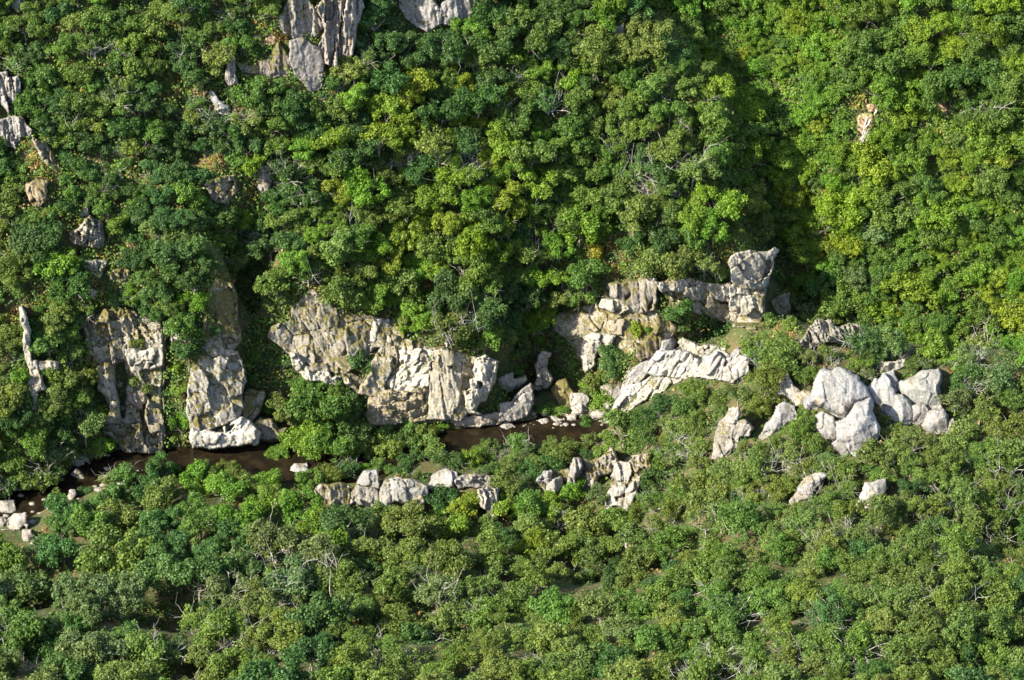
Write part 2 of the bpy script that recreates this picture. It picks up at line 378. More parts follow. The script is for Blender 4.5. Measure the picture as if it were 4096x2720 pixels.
# ------------------------------------------------------------------ rocks
CREAM = (0.60, 0.55, 0.44); GREY = (0.42, 0.41, 0.39); WARM = (0.46, 0.40, 0.32); BROWN = (0.36, 0.31, 0.23); PINK = (0.42, 0.33, 0.28)
ROCK_ALBEDO = 0.58
ROCKPOLY = []          # outlines of all rock, to keep crowns off
SEED = [0]
def rock_mesh(name, poly, round_=False, proud=None, lean=None, a=0.55, bs=2.2, rot=0.12, aniso=1.4, rough=1.0, recess=(), step=3.4, thick=None, edge=0.22, drape=False, mat=None, dfix=None, slope=None):
    SEED[0] += 1; sd = SEED[0] * 1.37
    u0, v0 = poly.min(0) - 14; u1, v1 = poly.max(0) + 14
    uu, vv = np.meshgrid(np.arange(u0, u1 + step, step), np.arange(v0, v1 + step, step))
    wu = uu + fbm(uu / 40, vv / 40, sd, 3) * 12; wv = vv + fbm(uu / 40, vv / 40, sd + 50, 3) * 12
    ins = inside(wu, wv, poly)
    ed = edge_dist(wu, wv, poly)
    grow = 9.0 if (poly.max(0) - poly.min(0)).min() > 45 else 5.0
    ed = np.where(ins, ed, -ed) + grow; ins = ed > 0; ed = np.maximum(ed, 0)
    w, h = poly.max(0) - poly.min(0)
    # where it stands: the ground at its foot
    vmin, vmax = poly[:, 1].min(), poly[:, 1].max()
    foot = ins & (vv > vmax - 0.35 * (vmax - vmin))
    if foot.sum() < 3: foot = ins
    df = depth(uu[foot], vv[foot])
    d0 = float(np.median(df)) if dfix is None else dfix
    uc = float(np.median(uu[foot])); vc = float(np.median(vv[foot]))
    mpp = d0 * KX
    X = (uu - uc) * mpp; Y = -(vv - vc) * mpp
    if slope is None:
        sx = 0.0
        if foot.sum() > 10 and w > 60:
            sx = float(np.clip(np.polyfit(X[foot], df, 1)[0], -0.5, 0.5))
    else: sx = slope
    if lean is None: lean = 0.05 if round_ else -0.30
    ins_d = ed * mpp
    rin = max(float(ins_d[ins].max()) if ins.any() else 0.3, 0.2)
    if proud is None: proud = 1.0 * rin if round_ else min(1.6, 0.9 * rin)
    cuts = []
    if round_:
        g_ = np.random.default_rng(SEED[0]); rw = max(w * mpp, 0.3) * 0.5; rh = max(h * mpp, 0.3) * 0.5
        Yc = Y - float(Y[ins].mean()); Xc = X - float(X[ins].mean())
        for _ in range(7):
            an = g_.uniform(0, 6.283); cuts.append(g_.uniform(0.78, 1.0) + g_.uniform(0.25, 0.9) * 0.8 * (1 - 0) * 0 + (math.cos(an) * Xc / rw + math.sin(an) * Yc / rh) * g_.uniform(0.25, 0.75) + 0.22)
        prof = np.clip(1 - (1 - np.clip(ins_d / rin, 0, 1)) ** 3.2, 0, 1) ** 0.55
    else:
        prof = smooth(0, edge, ins_d) * 0.85 + 0.15 * np.clip(ins_d / rin, 0, 1)
    if cuts: prof = np.maximum(np.minimum(prof, np.min(cuts, 0)), np.minimum(prof, 0.12))
    dt = depth(uu, vv)
    D = d0 + sx * X + lean * Y - proud * prof
    D = (dt - proud * prof) if drape else np.minimum(D, dt - min(0.5, proud * 0.5) * prof)
    cr, srr = math.cos(rot), math.sin(rot)
    nx = fbm(X * 0.7, Y * 0.7, sd + 7, 3) * 0.14; ny = fbm(X * 0.7, Y * 0.7, sd + 17, 3) * 0.14
    bx = (X * cr + Y * srr + nx) / bs; by = (-X * srr + Y * cr + ny) / (bs * aniso)
    taper = smooth(0, 0.3, ins_d)
    if rough > 0:
        h1, e1 = blocks(bx + sd, by, sd); h2, e2 = blocks(bx * 2.6 + 3, by * 2.2, sd + 31); h3, e3 = blocks(bx * 6.5 + 3, by * 5.0, sd + 41)
        k = 0.30 if round_ else 1.0
        D = D + taper * a * k * (h1 * 0.85 + h2 * 0.34 + h3 * 0.13) + taper * ((1 - smooth(0, 0.05, e1)) * 0.6 * smooth(-0.1, 0.25, fbm(X * 0.4, Y * 0.4, sd + 61, 2)) + (1 - smooth(0, 0.06, e2)) * 0.10 * smooth(0, 0.3, fbm(X * 0.5, Y * 0.5, sd + 71, 2))) * (0.5 if round_ else 1.0)
        D = D + taper * rough * (fbm(X * (0.9 if round_ else 1.8), Y * (0.9 if round_ else 1.5), sd + 3, 5) * (0.2 if round_ else 0.14) + (0.10 if round_ else 0) * fbm(X * 0.35, Y * 0.35, sd + 4, 2))
    for rp, off in recess:
        q = inside(wu, wv, rp); ee = edge_dist(wu, wv, rp) * mpp
        D = D + np.where(q, off * smooth(0, 0.2, ee), 0)
    th = thick if thick is not None else (proud * 0.9 + 0.6)
    B = d0 + sx * X + lean * Y + th * np.clip(prof, 0, 1) + 0.05
    B = np.maximum(B, D + 0.05)
    B = np.where((dt - D < 5.0) & ins, np.maximum(B, dt + 0.3), B)
    cell = ins[:-1, :-1] & ins[1:, :-1] & ins[1:, 1:] & ins[:-1, 1:]
    if not cell.any(): return None
    n = uu.size; ids = np.arange(n).reshape(uu.shape)
    front = np.stack([ids[:-1, :-1], ids[1:, :-1], ids[1:, 1:], ids[:-1, 1:]], -1)[cell]
    back = front[:, ::-1] + n
    # skirt
    e = np.concatenate([front[:, [k, (k + 1) % 4]] for k in range(4)])
    key = e[:, 0].astype(np.int64) * n + e[:, 1]; rev = e[:, 1].astype(np.int64) * n + e[:, 0]
    bd = e[~np.isin(key, rev)]
    skirt = np.stack([bd[:, 1], bd[:, 0], bd[:, 0] + n, bd[:, 1] + n], -1)
    faces = np.concatenate([front, back, skirt])
    pts = np.concatenate([at_depth(uu, vv, D).reshape(-1, 3), at_depth(uu, vv, B).reshape(-1, 3)])
    used = np.unique(faces); remap = np.full(len(pts), -1); remap[used] = np.arange(len(used))
    pts = pts[used]; faces = remap[faces]
    org = pts[pts[:, 2].argmin()] * [0, 0, 1] + pts.mean(0) * [1, 1, 0]
    me = fast_mesh(name, pts - org, faces, mat or M_ROCK)
    return me, org
LAND = []              # (short name, u, v) of things one can find
def rock_part(name, poly, tint, moss, parent=None, porg=None, keep=True, **kw):
    r = rock_mesh(name, poly, **kw)
    if r is None: return None
    if keep: ROCKPOLY.append(poly)
    o = add_obj(name, r[0], parent, r[1] - (porg if porg is not None else 0))
    j = 1 + rnd.uniform(-0.06, 0.06)
    o.color = (tint[0] * j * ROCK_ALBEDO, tint[1] * j * ROCK_ALBEDO, tint[2] * j * ROCK_ALBEDO, moss)
    return o
def single(name, label, cat, view, pts, tint=GREY, moss=0.2, group=None, short=None, **kw):
    poly = P(view, pts)
    o = rock_part(name, poly, tint, moss, **kw)
    if o is None: return
    tag(o, label, cat, group)
    if short: LAND.append((short, poly[:, 0].mean(), poly[:, 1].mean()))
    return o
def cliff(name, label, cat, parts, short=None, group=None):
    polys = [P(p[1], p[2]) for p in parts]
    allp = np.vstack(polys); c = allp.mean(0); vb = allp[:, 1].max()
    base = at_depth(c[0], vb, depth(c[0], vb))
    root = bpy.data.objects.new(name, None); COL.objects.link(root); root.location = base
    tag(root, label, cat, group)
    if short: LAND.append((short, c[0], c[1]))
    for p, poly in zip(parts, polys):
        kw = dict(p[3])
        rock_part(p[0], poly, kw.pop('tint', CREAM), kw.pop('moss', 0.3), root, base, **kw)
    return root

# ---- cliffs of the far bank
def R_(view, pts, off): return (P(view, pts), off)
cliff('cliff', 'tall pale rock buttress with white slab dipping into the dark river', 'cliff', [
  ('tower', 4, [(1375,640),(1400,600),(1430,560),(1400,540),(1400,470),(1450,365),(1475,372),(1500,390),(1560,410),(1590,470),(1590,600),(1610,700),(1615,780),(1560,850),(1480,760),(1400,745),(1365,700)], dict(tint=WARM, moss=0.75, proud=2.2, lean=-0.25)),
  ('buttress', 4, [(1360,760),(1400,735),(1480,760),(1530,840),(1590,850),(1620,920),(1640,990),(1645,1060),(1630,1160),(1640,1230),(1600,1300),(1540,1330),(1480,1345),(1390,1390),(1300,1375),(1265,1290),(1265,1180),(1290,1050),(1300,960),(1350,930),(1370,840)], dict(tint=(0.52,0.48,0.41), moss=0.5, proud=2.6, lean=-0.30, bs=2.4, rot=0.3)),
  ('slab', 4, [(1290,1370),(1350,1385),(1420,1385),(1500,1370),(1560,1350),(1600,1320),(1640,1300),(1700,1350),(1745,1390),(1730,1480),(1600,1490),(1450,1505),(1310,1500),(1290,1430)], dict(tint=(0.72,0.67,0.55), moss=0.0, proud=3.4, lean=-0.4, bs=2.6, a=0.35, aniso=1.2, recess=[R_(4,[(1380,1372),(1430,1342),(1500,1360),(1520,1400),(1450,1403)],2.2), R_(4,[(1520,1345),(1600,1345),(1570,1385),(1525,1400)],2.0)])),
  ('block', 4, [(1640,1240),(1660,1130),(1780,1115),(1790,1160),(1740,1260),(1700,1340),(1640,1295)], dict(tint=(0.5,0.44,0.34), moss=0.6, proud=3.0)),
  ('ledge', 4, [(1700,1350),(1760,1300),(1840,1320),(1870,1380),(1920,1370),(1900,1430),(1800,1450),(1750,1430)], dict(tint=WARM, moss=0.4, proud=1.6)),
 ], short='tall pale buttress')
cliff('cliff', 'broken pale cliff with dark vertical slots rising from the river', 'cliff', [
  ('face', 4, [(570,650),(700,590),(900,590),(1040,650),(1100,690),(1105,1400),(1090,1490),(960,1532),(860,1515),(705,1380),(745,1250),(650,960),(590,910)], dict(tint=(0.50,0.45,0.36), moss=0.5, drape=True, proud=1.3, recess=[R_(4,[(768,890),(830,900),(862,1000),(862,1180),(835,1300),(800,1300),(772,1100)],1.25), R_(4,[(1092,700),(1106,740),(1106,1300),(1085,1300),(1090,1000)],1.25), R_(4,[(940,1230),(985,1200),(985,1300),(955,1360)],1.2)], bs=2.0, a=0.7)),
  ('crest', 4, [(570,650),(640,670),(700,580),(800,560),(900,580),(980,640),(1030,690),(1090,760),(1000,830),(900,880),(780,830),(700,860),(640,940),(590,910),(590,800)], dict(tint=(0.58,0.52,0.42), moss=0.62, proud=1.6, bs=1.3, a=0.8)),
  ('wedge', 4, [(850,850),(960,850),(1090,825),(1090,940),(1050,960),(980,960),(930,990),(890,990),(870,920)], dict(tint=CREAM, moss=0.0, proud=2.2, recess=[R_(4,[(890,895),(930,915),(890,960)],1.5), R_(4,[(1000,920),(1040,935),(1010,970)],1.5)])),
  ('pillar', 4, [(655,960),(740,930),(765,960),(772,1080),(795,1200),(815,1310),(800,1330),(740,1335),(700,1345),(745,1250),(740,1170),(670,1120)], dict(tint=(0.52,0.47,0.37), moss=0.45, proud=3.2, bs=1.5)),
  ('apron', 4, [(700,1330),(760,1260),(800,1310),(830,1335),(940,1350),(960,1400),(1040,1380),(1100,1390),(1090,1490),(1060,1530),(960,1535),(860,1520),(790,1460),(710,1380)], dict(tint=(0.50,0.45,0.36), moss=0.5, proud=2.4, bs=1.4, a=0.8)),
  ('block', 4, [(865,1140),(940,1110),(980,1140),(950,1230),(900,1210),(865,1180)], dict(tint=PINK, moss=0.3, proud=1.6)),
  ('column', 4, [(1000,1190),(1080,1270),(1103,1330),(1100,1395),(1010,1390),(985,1280)], dict(tint=WARM, moss=0.5, proud=2.2)),
  ('block', 4, [(1035,650),(1080,640),(1095,700),(1092,820),(1050,820),(1010,760)], dict(tint=CREAM, moss=0.4, proud=1.8)),
  ('block', 4, [(1145,690),(1180,680),(1290,690),(1290,745),(1225,750),(1165,780)], dict(tint=CREAM, moss=0.3, proud=1.6)),
 ], short='slotted cliff')
single('rock_slab', 'thin pale rock edge standing upright among bushes', 'rock', 4, [(145,560),(175,600),(190,700),(200,800),(215,920),(390,920),(390,970),(290,960),(280,1050),(300,1110),(250,1130),(250,1240),(275,1310),(240,1300),(220,1150),(198,960),(168,780)], tint=(0.62,0.56,0.45), moss=0.25, short='thin upright slab', proud=1.3, edge=0.2)
cliff('cliff', 'mossy brown cliff with a pale undercut lip above riverside trees', 'cliff', [
  ('face', 4, [(1975,560),(2040,490),(2100,440),(2250,560),(2360,600),(2480,610),(2580,640),(2700,640),(2720,760),(2640,820),(2500,820),(2450,900),(2330,1000),(2240,985),(2130,985),(2060,1000),(2000,950),(1970,870),(1870,800),(1820,760),(1830,680),(1960,650)], dict(tint=(0.48,0.42,0.33), moss=0.5, drape=True, proud=1.4, bs=2.6, recess=[R_(4,[(2340,650),(2470,630),(2570,615),(2570,630),(2470,655),(2340,668)],0.5)])),
  ('lip', 4, [(1970,860),(2020,870),(2050,955),(2130,985),(2220,970),(2235,1030),(2330,1010),(2360,1070),(2250,1075),(2170,1060),(2060,1030),(1980,950)], dict(tint=CREAM, moss=0.0, proud=1.8, bs=1.2)),
  ('block', 5, [(135,760),(200,740),(205,690),(225,640),(340,650),(345,750),(280,810),(150,810)], dict(tint=CREAM, moss=0.1, proud=1.2, recess=[R_(5,[(205,640),(240,640),(225,700),(215,790),(200,780)],0.9)])),
 ], short='mossy brown cliff')
cliff('cliff', 'wide cream cliff with ochre stains overlooking the brown pool', 'cliff', [
  ('face', 5, [(205,1340),(230,1150),(140,1130),(230,930),(340,740),(620,830),(930,890),(1070,920),(1020,1115),(900,1250),(830,1310)], dict(tint=(0.54,0.48,0.37), moss=0.4, bs=2.6, drape=True, proud=1.5, a=0.7)),
  ('crest', 5, [(340,740),(440,760),(520,790),(620,830),(700,830),(830,850),(930,890),(930,930),(810,950),(700,880),(600,850),(430,850),(400,940),(330,1040),(260,1000),(300,870)], dict(tint=(0.5,0.44,0.31), moss=0.55, proud=1.2)),
  ('panel', 5, [(420,850),(520,830),(640,850),(640,900),(630,1000),(620,1085),(480,1115),(390,1120),(330,1060),(390,1020),(440,960),(420,900)], dict(tint=(0.78,0.71,0.56), moss=0.0, proud=1.9, bs=2.0, a=0.45, rot=-0.8, recess=[R_(5,[(430,900),(455,895),(445,960),(400,1000),(390,1110),(375,1110),(385,1000)],1.0), R_(5,[(540,960),(610,900),(620,930),(560,990),(520,1000)],0.8)])),
  ('buttress', 5, [(640,860),(720,830),(800,860),(830,935),(720,960),(830,1000),(830,1100),(870,1130),(830,1220),(830,1310),(720,1315),(605,1310),(618,1200),(622,1080),(650,950)], dict(tint=(0.58,0.52,0.40), moss=0.35, proud=2.3, bs=2.0, aniso=3)),
  ('block', 5, [(930,905),(1000,885),(1070,920),(1070,990),(1050,1060),(1020,1115),(1000,1190),(960,1190),(910,1240),(870,1210),(865,1130),(920,1120),(905,1050),(940,1030),(920,980)], dict(tint=(0.62,0.57,0.45), moss=0.05, proud=4.2, bs=1.6, recess=[R_(5,[(950,1050),(985,1060),(975,1115),(940,1110)],1.4), R_(5,[(870,1120),(915,1120),(905,1150),(870,1160)],1.2)])),
  ('foot', 5, [(200,1270),(230,1150),(340,1110),(480,1115),(622,1085),(615,1200),(608,1315),(450,1322),(330,1345),(230,1345)], dict(tint=(0.55,0.46,0.31), moss=0.35, proud=2.0, bs=2.0, aniso=0.5, a=0.6, recess=[R_(5,[(600,1210),(618,1200),(610,1280),(590,1280)],1.2)])),
  ('overhang', 5, [(868,1228),(940,1230),(935,1255),(975,1275),(965,1285),(900,1275),(885,1260)], dict(tint=CREAM, moss=0.0, proud=3.0)),
  ('bank', 5, [(190,1060),(140,1130),(60,1060),(0,1000),(100,1000),(200,1050),(260,1000),(330,1040),(390,1120),(340,1150),(230,1160)], dict(tint=BROWN, moss=0.65, proud=0.9)),
 ], short='wide cream cliff')
cliff('cliff', 'rock arch with a split pinnacle beside a deep shadowed hollow', 'cliff', [
  ('pinnacle', 5, [(1355,880),(1375,865),(1425,868),(1400,960),(1420,1000),(1440,1025),(1430,1085),(1360,1112),(1325,1105),(1350,1030),(1338,950)], dict(tint=CREAM, moss=0.05, proud=3.6, lean=-0.4, thick=1.0, bs=1.2)),
  ('ledge', 5, [(1090,1080),(1100,1030),(1170,1000),(1190,1050),(1260,1020),(1255,1060),(1170,1112),(1110,1105)], dict(tint=CREAM, moss=0.25, proud=2.2)),
  ('foot', 5, [(1180,1200),(1240,1120),(1300,1080),(1320,1110),(1310,1200),(1275,1290),(1185,1325),(1085,1325),(1090,1210)], dict(tint=(0.50,0.45,0.38), moss=0.1, proud=2.2, bs=2.6, a=0.35)),
  ('water_ledge', 5, [(765,1320),(850,1300),(960,1290),(1090,1265),(1100,1330),(1050,1342),(900,1355),(800,1352)], dict(tint=(0.48,0.40,0.32), moss=0.0, proud=1.4, a=0.3, lean=-0.4)),
 ], short='arched pinnacle')
cliff('cliff', 'mid-slope rock ledge with dark stain and a moss crown', 'cliff', [
  ('face', 5, [(1430,620),(1780,510),(1835,400),(2140,355),(2150,600),(2300,700),(2230,760),(2150,870),(2010,850),(1740,960),(1640,900),(1560,765)], dict(tint=(0.50,0.44,0.34), moss=0.5, bs=2.6, drape=True, proud=0.6)),
  ('stained_block', 5, [(1835,400),(1990,390),(2140,352),(2150,420),(2140,570),(2060,588),(1970,592),(1930,560),(1900,500),(1840,480)], dict(tint=(0.42,0.38,0.32), moss=0.45, proud=2.6, bs=2.2, aniso=3, recess=[R_(5,[(1930,480),(1970,440),(1975,470),(1940,510)],1.0), R_(5,[(2095,540),(2130,480),(2140,560),(2100,580)],1.2)])),
  ('pale_ledge', 5, [(1770,545),(1790,500),(1850,500),(1930,485),(1955,560),(1900,595),(1850,585),(1770,560)], dict(tint=CREAM, moss=0.15, proud=1.9)),
  ('lower_ledge', 5, [(1430,620),(1520,605),(1660,590),(1850,645),(1930,640),(1920,732),(1870,742),(1800,735),(1700,735),(1650,760),(1560,765),(1470,700)], dict(tint=(0.50,0.44,0.31), moss=0.4, proud=1.4, bs=2.6, a=0.4, lean=0.0)),
  ('lip', 5, [(1650,760),(1700,735),(1800,732),(1870,745),(1835,820),(1760,835),(1740,850),(1735,950),(1680,985),(1640,900),(1650,820)], dict(tint=CREAM, moss=0.1, proud=1.7)),
  ('wall', 5, [(2155,690),(2160,620),(2300,700),(2230,760),(2150,870),(2040,925),(2010,850),(1990,800),(2060,820)], dict(tint=PINK, moss=0.6, proud=0.7)),
 ], short='dark stained ledge')
cliff('cliff', 'high pale promontory with overhanging edge above a black ravine', 'cliff', [
  ('face', 6, [(-120,395),(120,375),(372,412),(372,300),(600,400),(590,620),(545,690),(420,680),(300,630),(60,560),(-80,450)], dict(tint=(0.50,0.44,0.33), moss=0.55, proud=1.0)),
  ('headwall', 6, [(365,240),(400,200),(440,180),(520,190),(620,180),(660,155),(692,180),(660,250),(640,330),(600,430),(470,430),(400,405),(380,380),(372,300)], dict(tint=(0.60,0.55,0.45), moss=0.25, proud=3.4, lean=-0.5, bs=2.6, rot=0.6, thick=2.0, recess=[R_(6,[(605,235),(655,240),(640,330),(560,390),(600,310)],1.6)])),
  ('lower_wall', 6, [(372,420),(400,400),(470,425),(605,430),(590,500),(570,630),(500,632),(420,600),(380,570)], dict(tint=(0.70,0.64,0.50), moss=0.1, proud=3.4, lean=-0.4, bs=1.8, a=0.4, thick=2.0)),
  ('side_ledge', 6, [(-120,390),(0,370),(60,365),(120,370),(200,400),(280,400),(372,410),(372,510),(310,510),(240,490),(120,490),(40,440),(-80,450)], dict(tint=(0.58,0.52,0.42), moss=0.35, proud=1.8, bs=1.5)),
  ('lower_ledge', 6, [(20,500),(110,530),(250,575),(330,530),(400,580),(480,620),(560,640),(545,690),(420,680),(300,630),(180,600),(60,540)], dict(tint=(0.62,0.56,0.44), moss=0.45, proud=1.4)),
 ], short='pale promontory')
cliff('rock_outcrop', 'slanting grey slab outcrop topped by a square block above the stream', 'outcrop', [
  ('face', 5, [(1830,1310),(1890,1190),(1950,1000),(2060,930),(2170,860),(2270,850),(2330,780),(2560,830),(2680,900),(2760,880),(2760,1000),(2680,1050),(2500,1030),(2360,1010),(2200,1110),(2060,1175),(1930,1275)], dict(tint=(0.54,0.51,0.44), moss=0.25, drape=True, proud=1.1, rot=-0.6, aniso=3, bs=1.2)),
  ('cap_block', 5, [(2190,775),(2250,752),(2272,790),(2266,850),(2190,872),(2168,842)], dict(tint=GREY, moss=0.0, proud=2.0, a=0.2, edge=0.6)),
  ('slab', 5, [(2100,930),(2165,860),(2270,855),(2330,850),(2390,900),(2370,1000),(2250,1012),(2140,1022),(2085,990)], dict(tint=(0.54,0.52,0.48), moss=0.0, proud=2.0, rot=-0.7, aniso=3, bs=1.5)),
  ('slab', 5, [(1960,1010),(2000,970),(2050,930),(2105,925),(2095,1000),(2050,1055),(1980,1105),(1935,1090)], dict(tint=(0.50,0.48,0.44), moss=0.0, proud=1.8, rot=-0.7, aniso=3)),
  ('foot', 5, [(1840,1250),(1890,1190),(1950,1095),(2050,1060),(2120,1020),(2230,1020),(2200,1110),(2060,1175),(1960,1215),(1930,1275),(1850,1330),(1825,1300)], dict(tint=(0.62,0.59,0.52), moss=0.1, proud=1.8, rot=-0.6, bs=1.3)),
  ('slab', 6, [(-60,880),(0,868),(40,850),(110,880),(195,930),(195,1005),(60,1025),(-40,1010)], dict(tint=(0.58,0.55,0.48), moss=0.05, proud=1.8, rot=-0.5, aniso=3, bs=1.2)),
  ('slab', 6, [(205,900),(290,868),(330,900),(320,970),(290,1045),(220,1005)], dict(tint=(0.54,0.51,0.46), moss=0.0, proud=2.0, rot=-0.4, aniso=3)),
  ('slab', 6, [(335,930),(400,850),(425,835),(415,890),(375,935)], dict(tint=GREY, moss=0.0, proud=2.0)),
  ('slab', 6, [(335,960),(400,935),(432,850),(490,890),(480,1000),(430,1065),(335,1040)], dict(tint=(0.56,0.53,0.46), moss=0.1, proud=1.8, rot=-0.4)),
  ('ledge', 6, [(30,800),(60,770),(160,815),(330,830),(300,868),(150,870),(50,835)], dict(tint=(0.60,0.54,0.42), moss=0.3, proud=1.0)),
 ], short='slanting slab outcrop')
cliff('crag', 'large grey crag with vertical columns and a speckled lichen slab', 'crag', [
  ('column', 1, [(1890,180),(1900,100),(1950,-30),(2060,-30),(2130,60),(2185,180),(2140,240),(1990,270),(1960,250)], dict(tint=(0.46,0.42,0.38), moss=0.45, proud=1.2, bs=1.2, aniso=4)),
  ('column', 1, [(2130,60),(2200,-30),(2400,-30),(2450,40),(2410,130),(2370,380),(2280,450),(2185,420),(2150,330),(2200,220),(2185,120)], dict(tint=(0.46,0.40,0.35), moss=0.3, proud=2.2, bs=0.9, aniso=7, a=1.0, rot=0)),
  ('slab', 1, [(1960,280),(2050,268),(2150,330),(2180,425),(2160,580),(2110,610),(2060,570),(1990,500),(1955,400)], dict(tint=(0.34,0.30,0.27), moss=0.25, proud=1.0, a=0.2, bs=3)),
  ('ledge', 1, [(1600,420),(1700,440),(1790,400),(1840,380),(1880,300),(1955,400),(1940,500),(1840,520),(1780,500),(1640,470)], dict(tint=(0.40,0.33,0.27), moss=0.55, proud=0.9, aniso=4)),
 ], short='columned crag')
cliff('crag', 'grey crag cut by the top of the picture between oaks', 'crag', [
  ('face', 2, [(390,-30),(600,-30),(700,60),(690,160),(600,212),(530,182),(500,140),(450,110),(410,60)], dict(tint=(0.44,0.40,0.35), moss=0.3, proud=1.4, aniso=3, bs=2)),
  ('face', 2, [(700,30),(760,-20),(925,-30),(905,90),(850,150),(780,172),(708,150)], dict(tint=(0.42,0.39,0.36), moss=0.15, proud=1.5, aniso=3, bs=1.8)),
 ], short='topmost grey crag')
G1 = 'small rock outcrops on the far slope'
single('rock_outcrop', 'small square pale rock beside the ravine head', 'outcrop', 2, [(1840,250),(1870,200),(1920,178),(1917,240),(1870,268)], tint=CREAM, moss=0.2, short='ravine head rock')
single('crag', 'grey splintered crag at the picture edge, upper of two', 'crag', 1, [(-30,500),(40,480),(50,520),(120,520),(130,600),(125,680),(90,690),(70,770),(30,720),(-30,700)], tint=(0.45,0.42,0.39), moss=0.1, short='upper edge crag', bs=0.9, aniso=4, proud=1.6, a=0.9)
single('crag', 'grey splintered crag at the picture edge, lower of two', 'crag', 1, [(-30,820),(80,790),(150,800),(200,880),(200,920),(130,920),(110,1000),(30,990),(-30,960)], tint=(0.42,0.39,0.36), moss=0.3, short='lower edge crag', bs=0.9, aniso=4, proud=1.4, a=0.9)
single('rock_outcrop', 'pointed rock fin with sunlit edge below the ochre grass top', 'outcrop', 1, [(1480,330),(1550,345),(1575,400),(1575,500),(1600,570),(1540,580),(1520,530),(1545,440),(1500,380)], tint=(0.45,0.42,0.38), moss=0.2, short='pointed fin', aniso=4, bs=0.9, proud=2.4)
single('rock_outcrop', 'slanting blue-grey rock strip half hidden by oaks', 'outcrop', 1, [(1420,620),(1470,660),(1550,720),(1555,780),(1460,760),(1430,680)], tint=(0.42,0.42,0.42), moss=0.1, short='slanting grey strip', rot=0.7, proud=1.0)
single('rock_outcrop', 'upright brown rock rib in the middle of the oak slope', 'outcrop', 1, [(1740,1130),(1790,1130),(1820,1190),(1810,1310),(1790,1350),(1750,1260)], tint=(0.44,0.38,0.32), moss=0.3, short='brown rib', aniso=3)
single('rock_outcrop', 'crumbling speckled rock patch under a bright yellow-green bush', 'outcrop', 1, [(1390,1240),(1500,1190),(1590,1180),(1580,1300),(1530,1380),(1440,1340)], tint=(0.46,0.39,0.30), moss=0.5, short='speckled rock patch', bs=0.7, proud=0.7)
single('rock_outcrop', 'small upright stone with white foot above the long gully', 'outcrop', 1, [(1770,1490),(1820,1430),(1812,1565),(1785,1565)], tint=WARM, moss=0.3)
single('rock_outcrop', 'small pale rock peeping out under oak branches', 'outcrop', 1, [(1870,1510),(1920,1505),(1915,1570),(1880,1570)], tint=CREAM, moss=0.4)
single('rock_outcrop', 'broken rock slope with dry grass left of the oak slope', 'outcrop', 1, [(230,930),(300,960),(350,1030),(390,1100),(390,1160),(330,1110),(250,1000)], tint=WARM, moss=0.55, short='broken grassy rock', bs=0.8)
single('rock_outcrop', 'tan weathered rock with a dark hole in it', 'outcrop', 1, [(190,1240),(250,1215),(310,1230),(315,1330),(270,1395),(230,1400),(195,1330)], tint=(0.46,0.34,0.22), moss=0.4, short='tan holed rock', recess=[R_(1,[(200,1340),(245,1330),(235,1370),(205,1370)],1.2)])
single('rock_outcrop', 'small white rock at the edge of a shadowed cleft', 'outcrop', 1, [(525,1430),(560,1400),(590,1360),(592,1450),(540,1465)], tint=CREAM, moss=0.1, short='white cleft rock')
single('rock_outcrop', 'grey rock in the top corner among dark oaks', 'outcrop', 1, [(40,-20),(170,-20),(172,60),(120,72),(65,30)], tint=GREY, moss=0.2, short='corner rock', aniso=3)
single('rock_outcrop', 'stepped pale rock above the slotted cliff, higher of two', 'outcrop', 4, [(600,-60),(690,0),(690,140),(620,155),(500,112),(475,60),(540,20)], tint=(0.56,0.52,0.43), moss=0.35, short='stepped pale rock', bs=0.8, a=0.9)
single('rock_outcrop', 'stepped pale rock above the slotted cliff, lower of two', 'outcrop', 4, [(570,240),(640,245),(720,260),(690,300),(660,352),(610,320)], tint=(0.60,0.56,0.47), moss=0.2, short='lower stepped rock', bs=0.8)
single('rock_outcrop', 'scattered pale stones in dry grass above the slotted cliff', 'outcrop', 4, [(740,330),(830,290),(870,330),(820,390),(750,370)], tint=(0.52,0.46,0.37), moss=0.55, bs=0.6, short='grassy stones')
single('rock_outcrop', 'pale rock under an oak just above the slotted cliff', 'outcrop', 4, [(590,425),(660,445),(650,480),(600,490)], tint=CREAM, moss=0.35)
single('rock_outcrop', 'pale rock bank at the foot of the bushes beside the river', 'outcrop', 7, [(470,90),(520,60),(590,50),(605,110),(530,128)], tint=CREAM, moss=0.2, short='pale bank rock')
single('rock_outcrop', 'thin tilted rock band above the pale bank rock', 'outcrop', 4, [(325,1475),(440,1500),(480,1545),(560,1560),(560,1575),(440,1550),(340,1500)], tint=WARM, moss=0.4)
single('rock_outcrop', 'ridge of ribbed brown-grey rock behind the spur crest', 'outcrop', 6, [(855,800),(910,712),(960,642),(1040,648),(1062,680),(1095,700),(1140,680),(1220,688),(1280,730),(1282,772),(1220,795),(1150,792),(1050,772),(960,792),(900,850)], tint=(0.46,0.42,0.35), moss=0.3, short='ribbed ridge rock', aniso=4, bs=0.8, rot=0.3, a=0.9)
single('rock_outcrop', 'low pale rock peeping from shrubs above the boulder pile', 'outcrop', 6, [(1378,960),(1400,930),(1480,920),(1545,908),(1547,950),(1480,972),(1400,992)], tint=CREAM, moss=0.25, short='low pale rock')
single('rock_outcrop', 'tawny gully rock at the mouth of the black ravine', 'outcrop', 6, [(650,520),(700,480),(760,470),(770,570),(740,600),(690,590)], tint=(0.42,0.33,0.24), moss=0.4, short='ravine mouth rock')
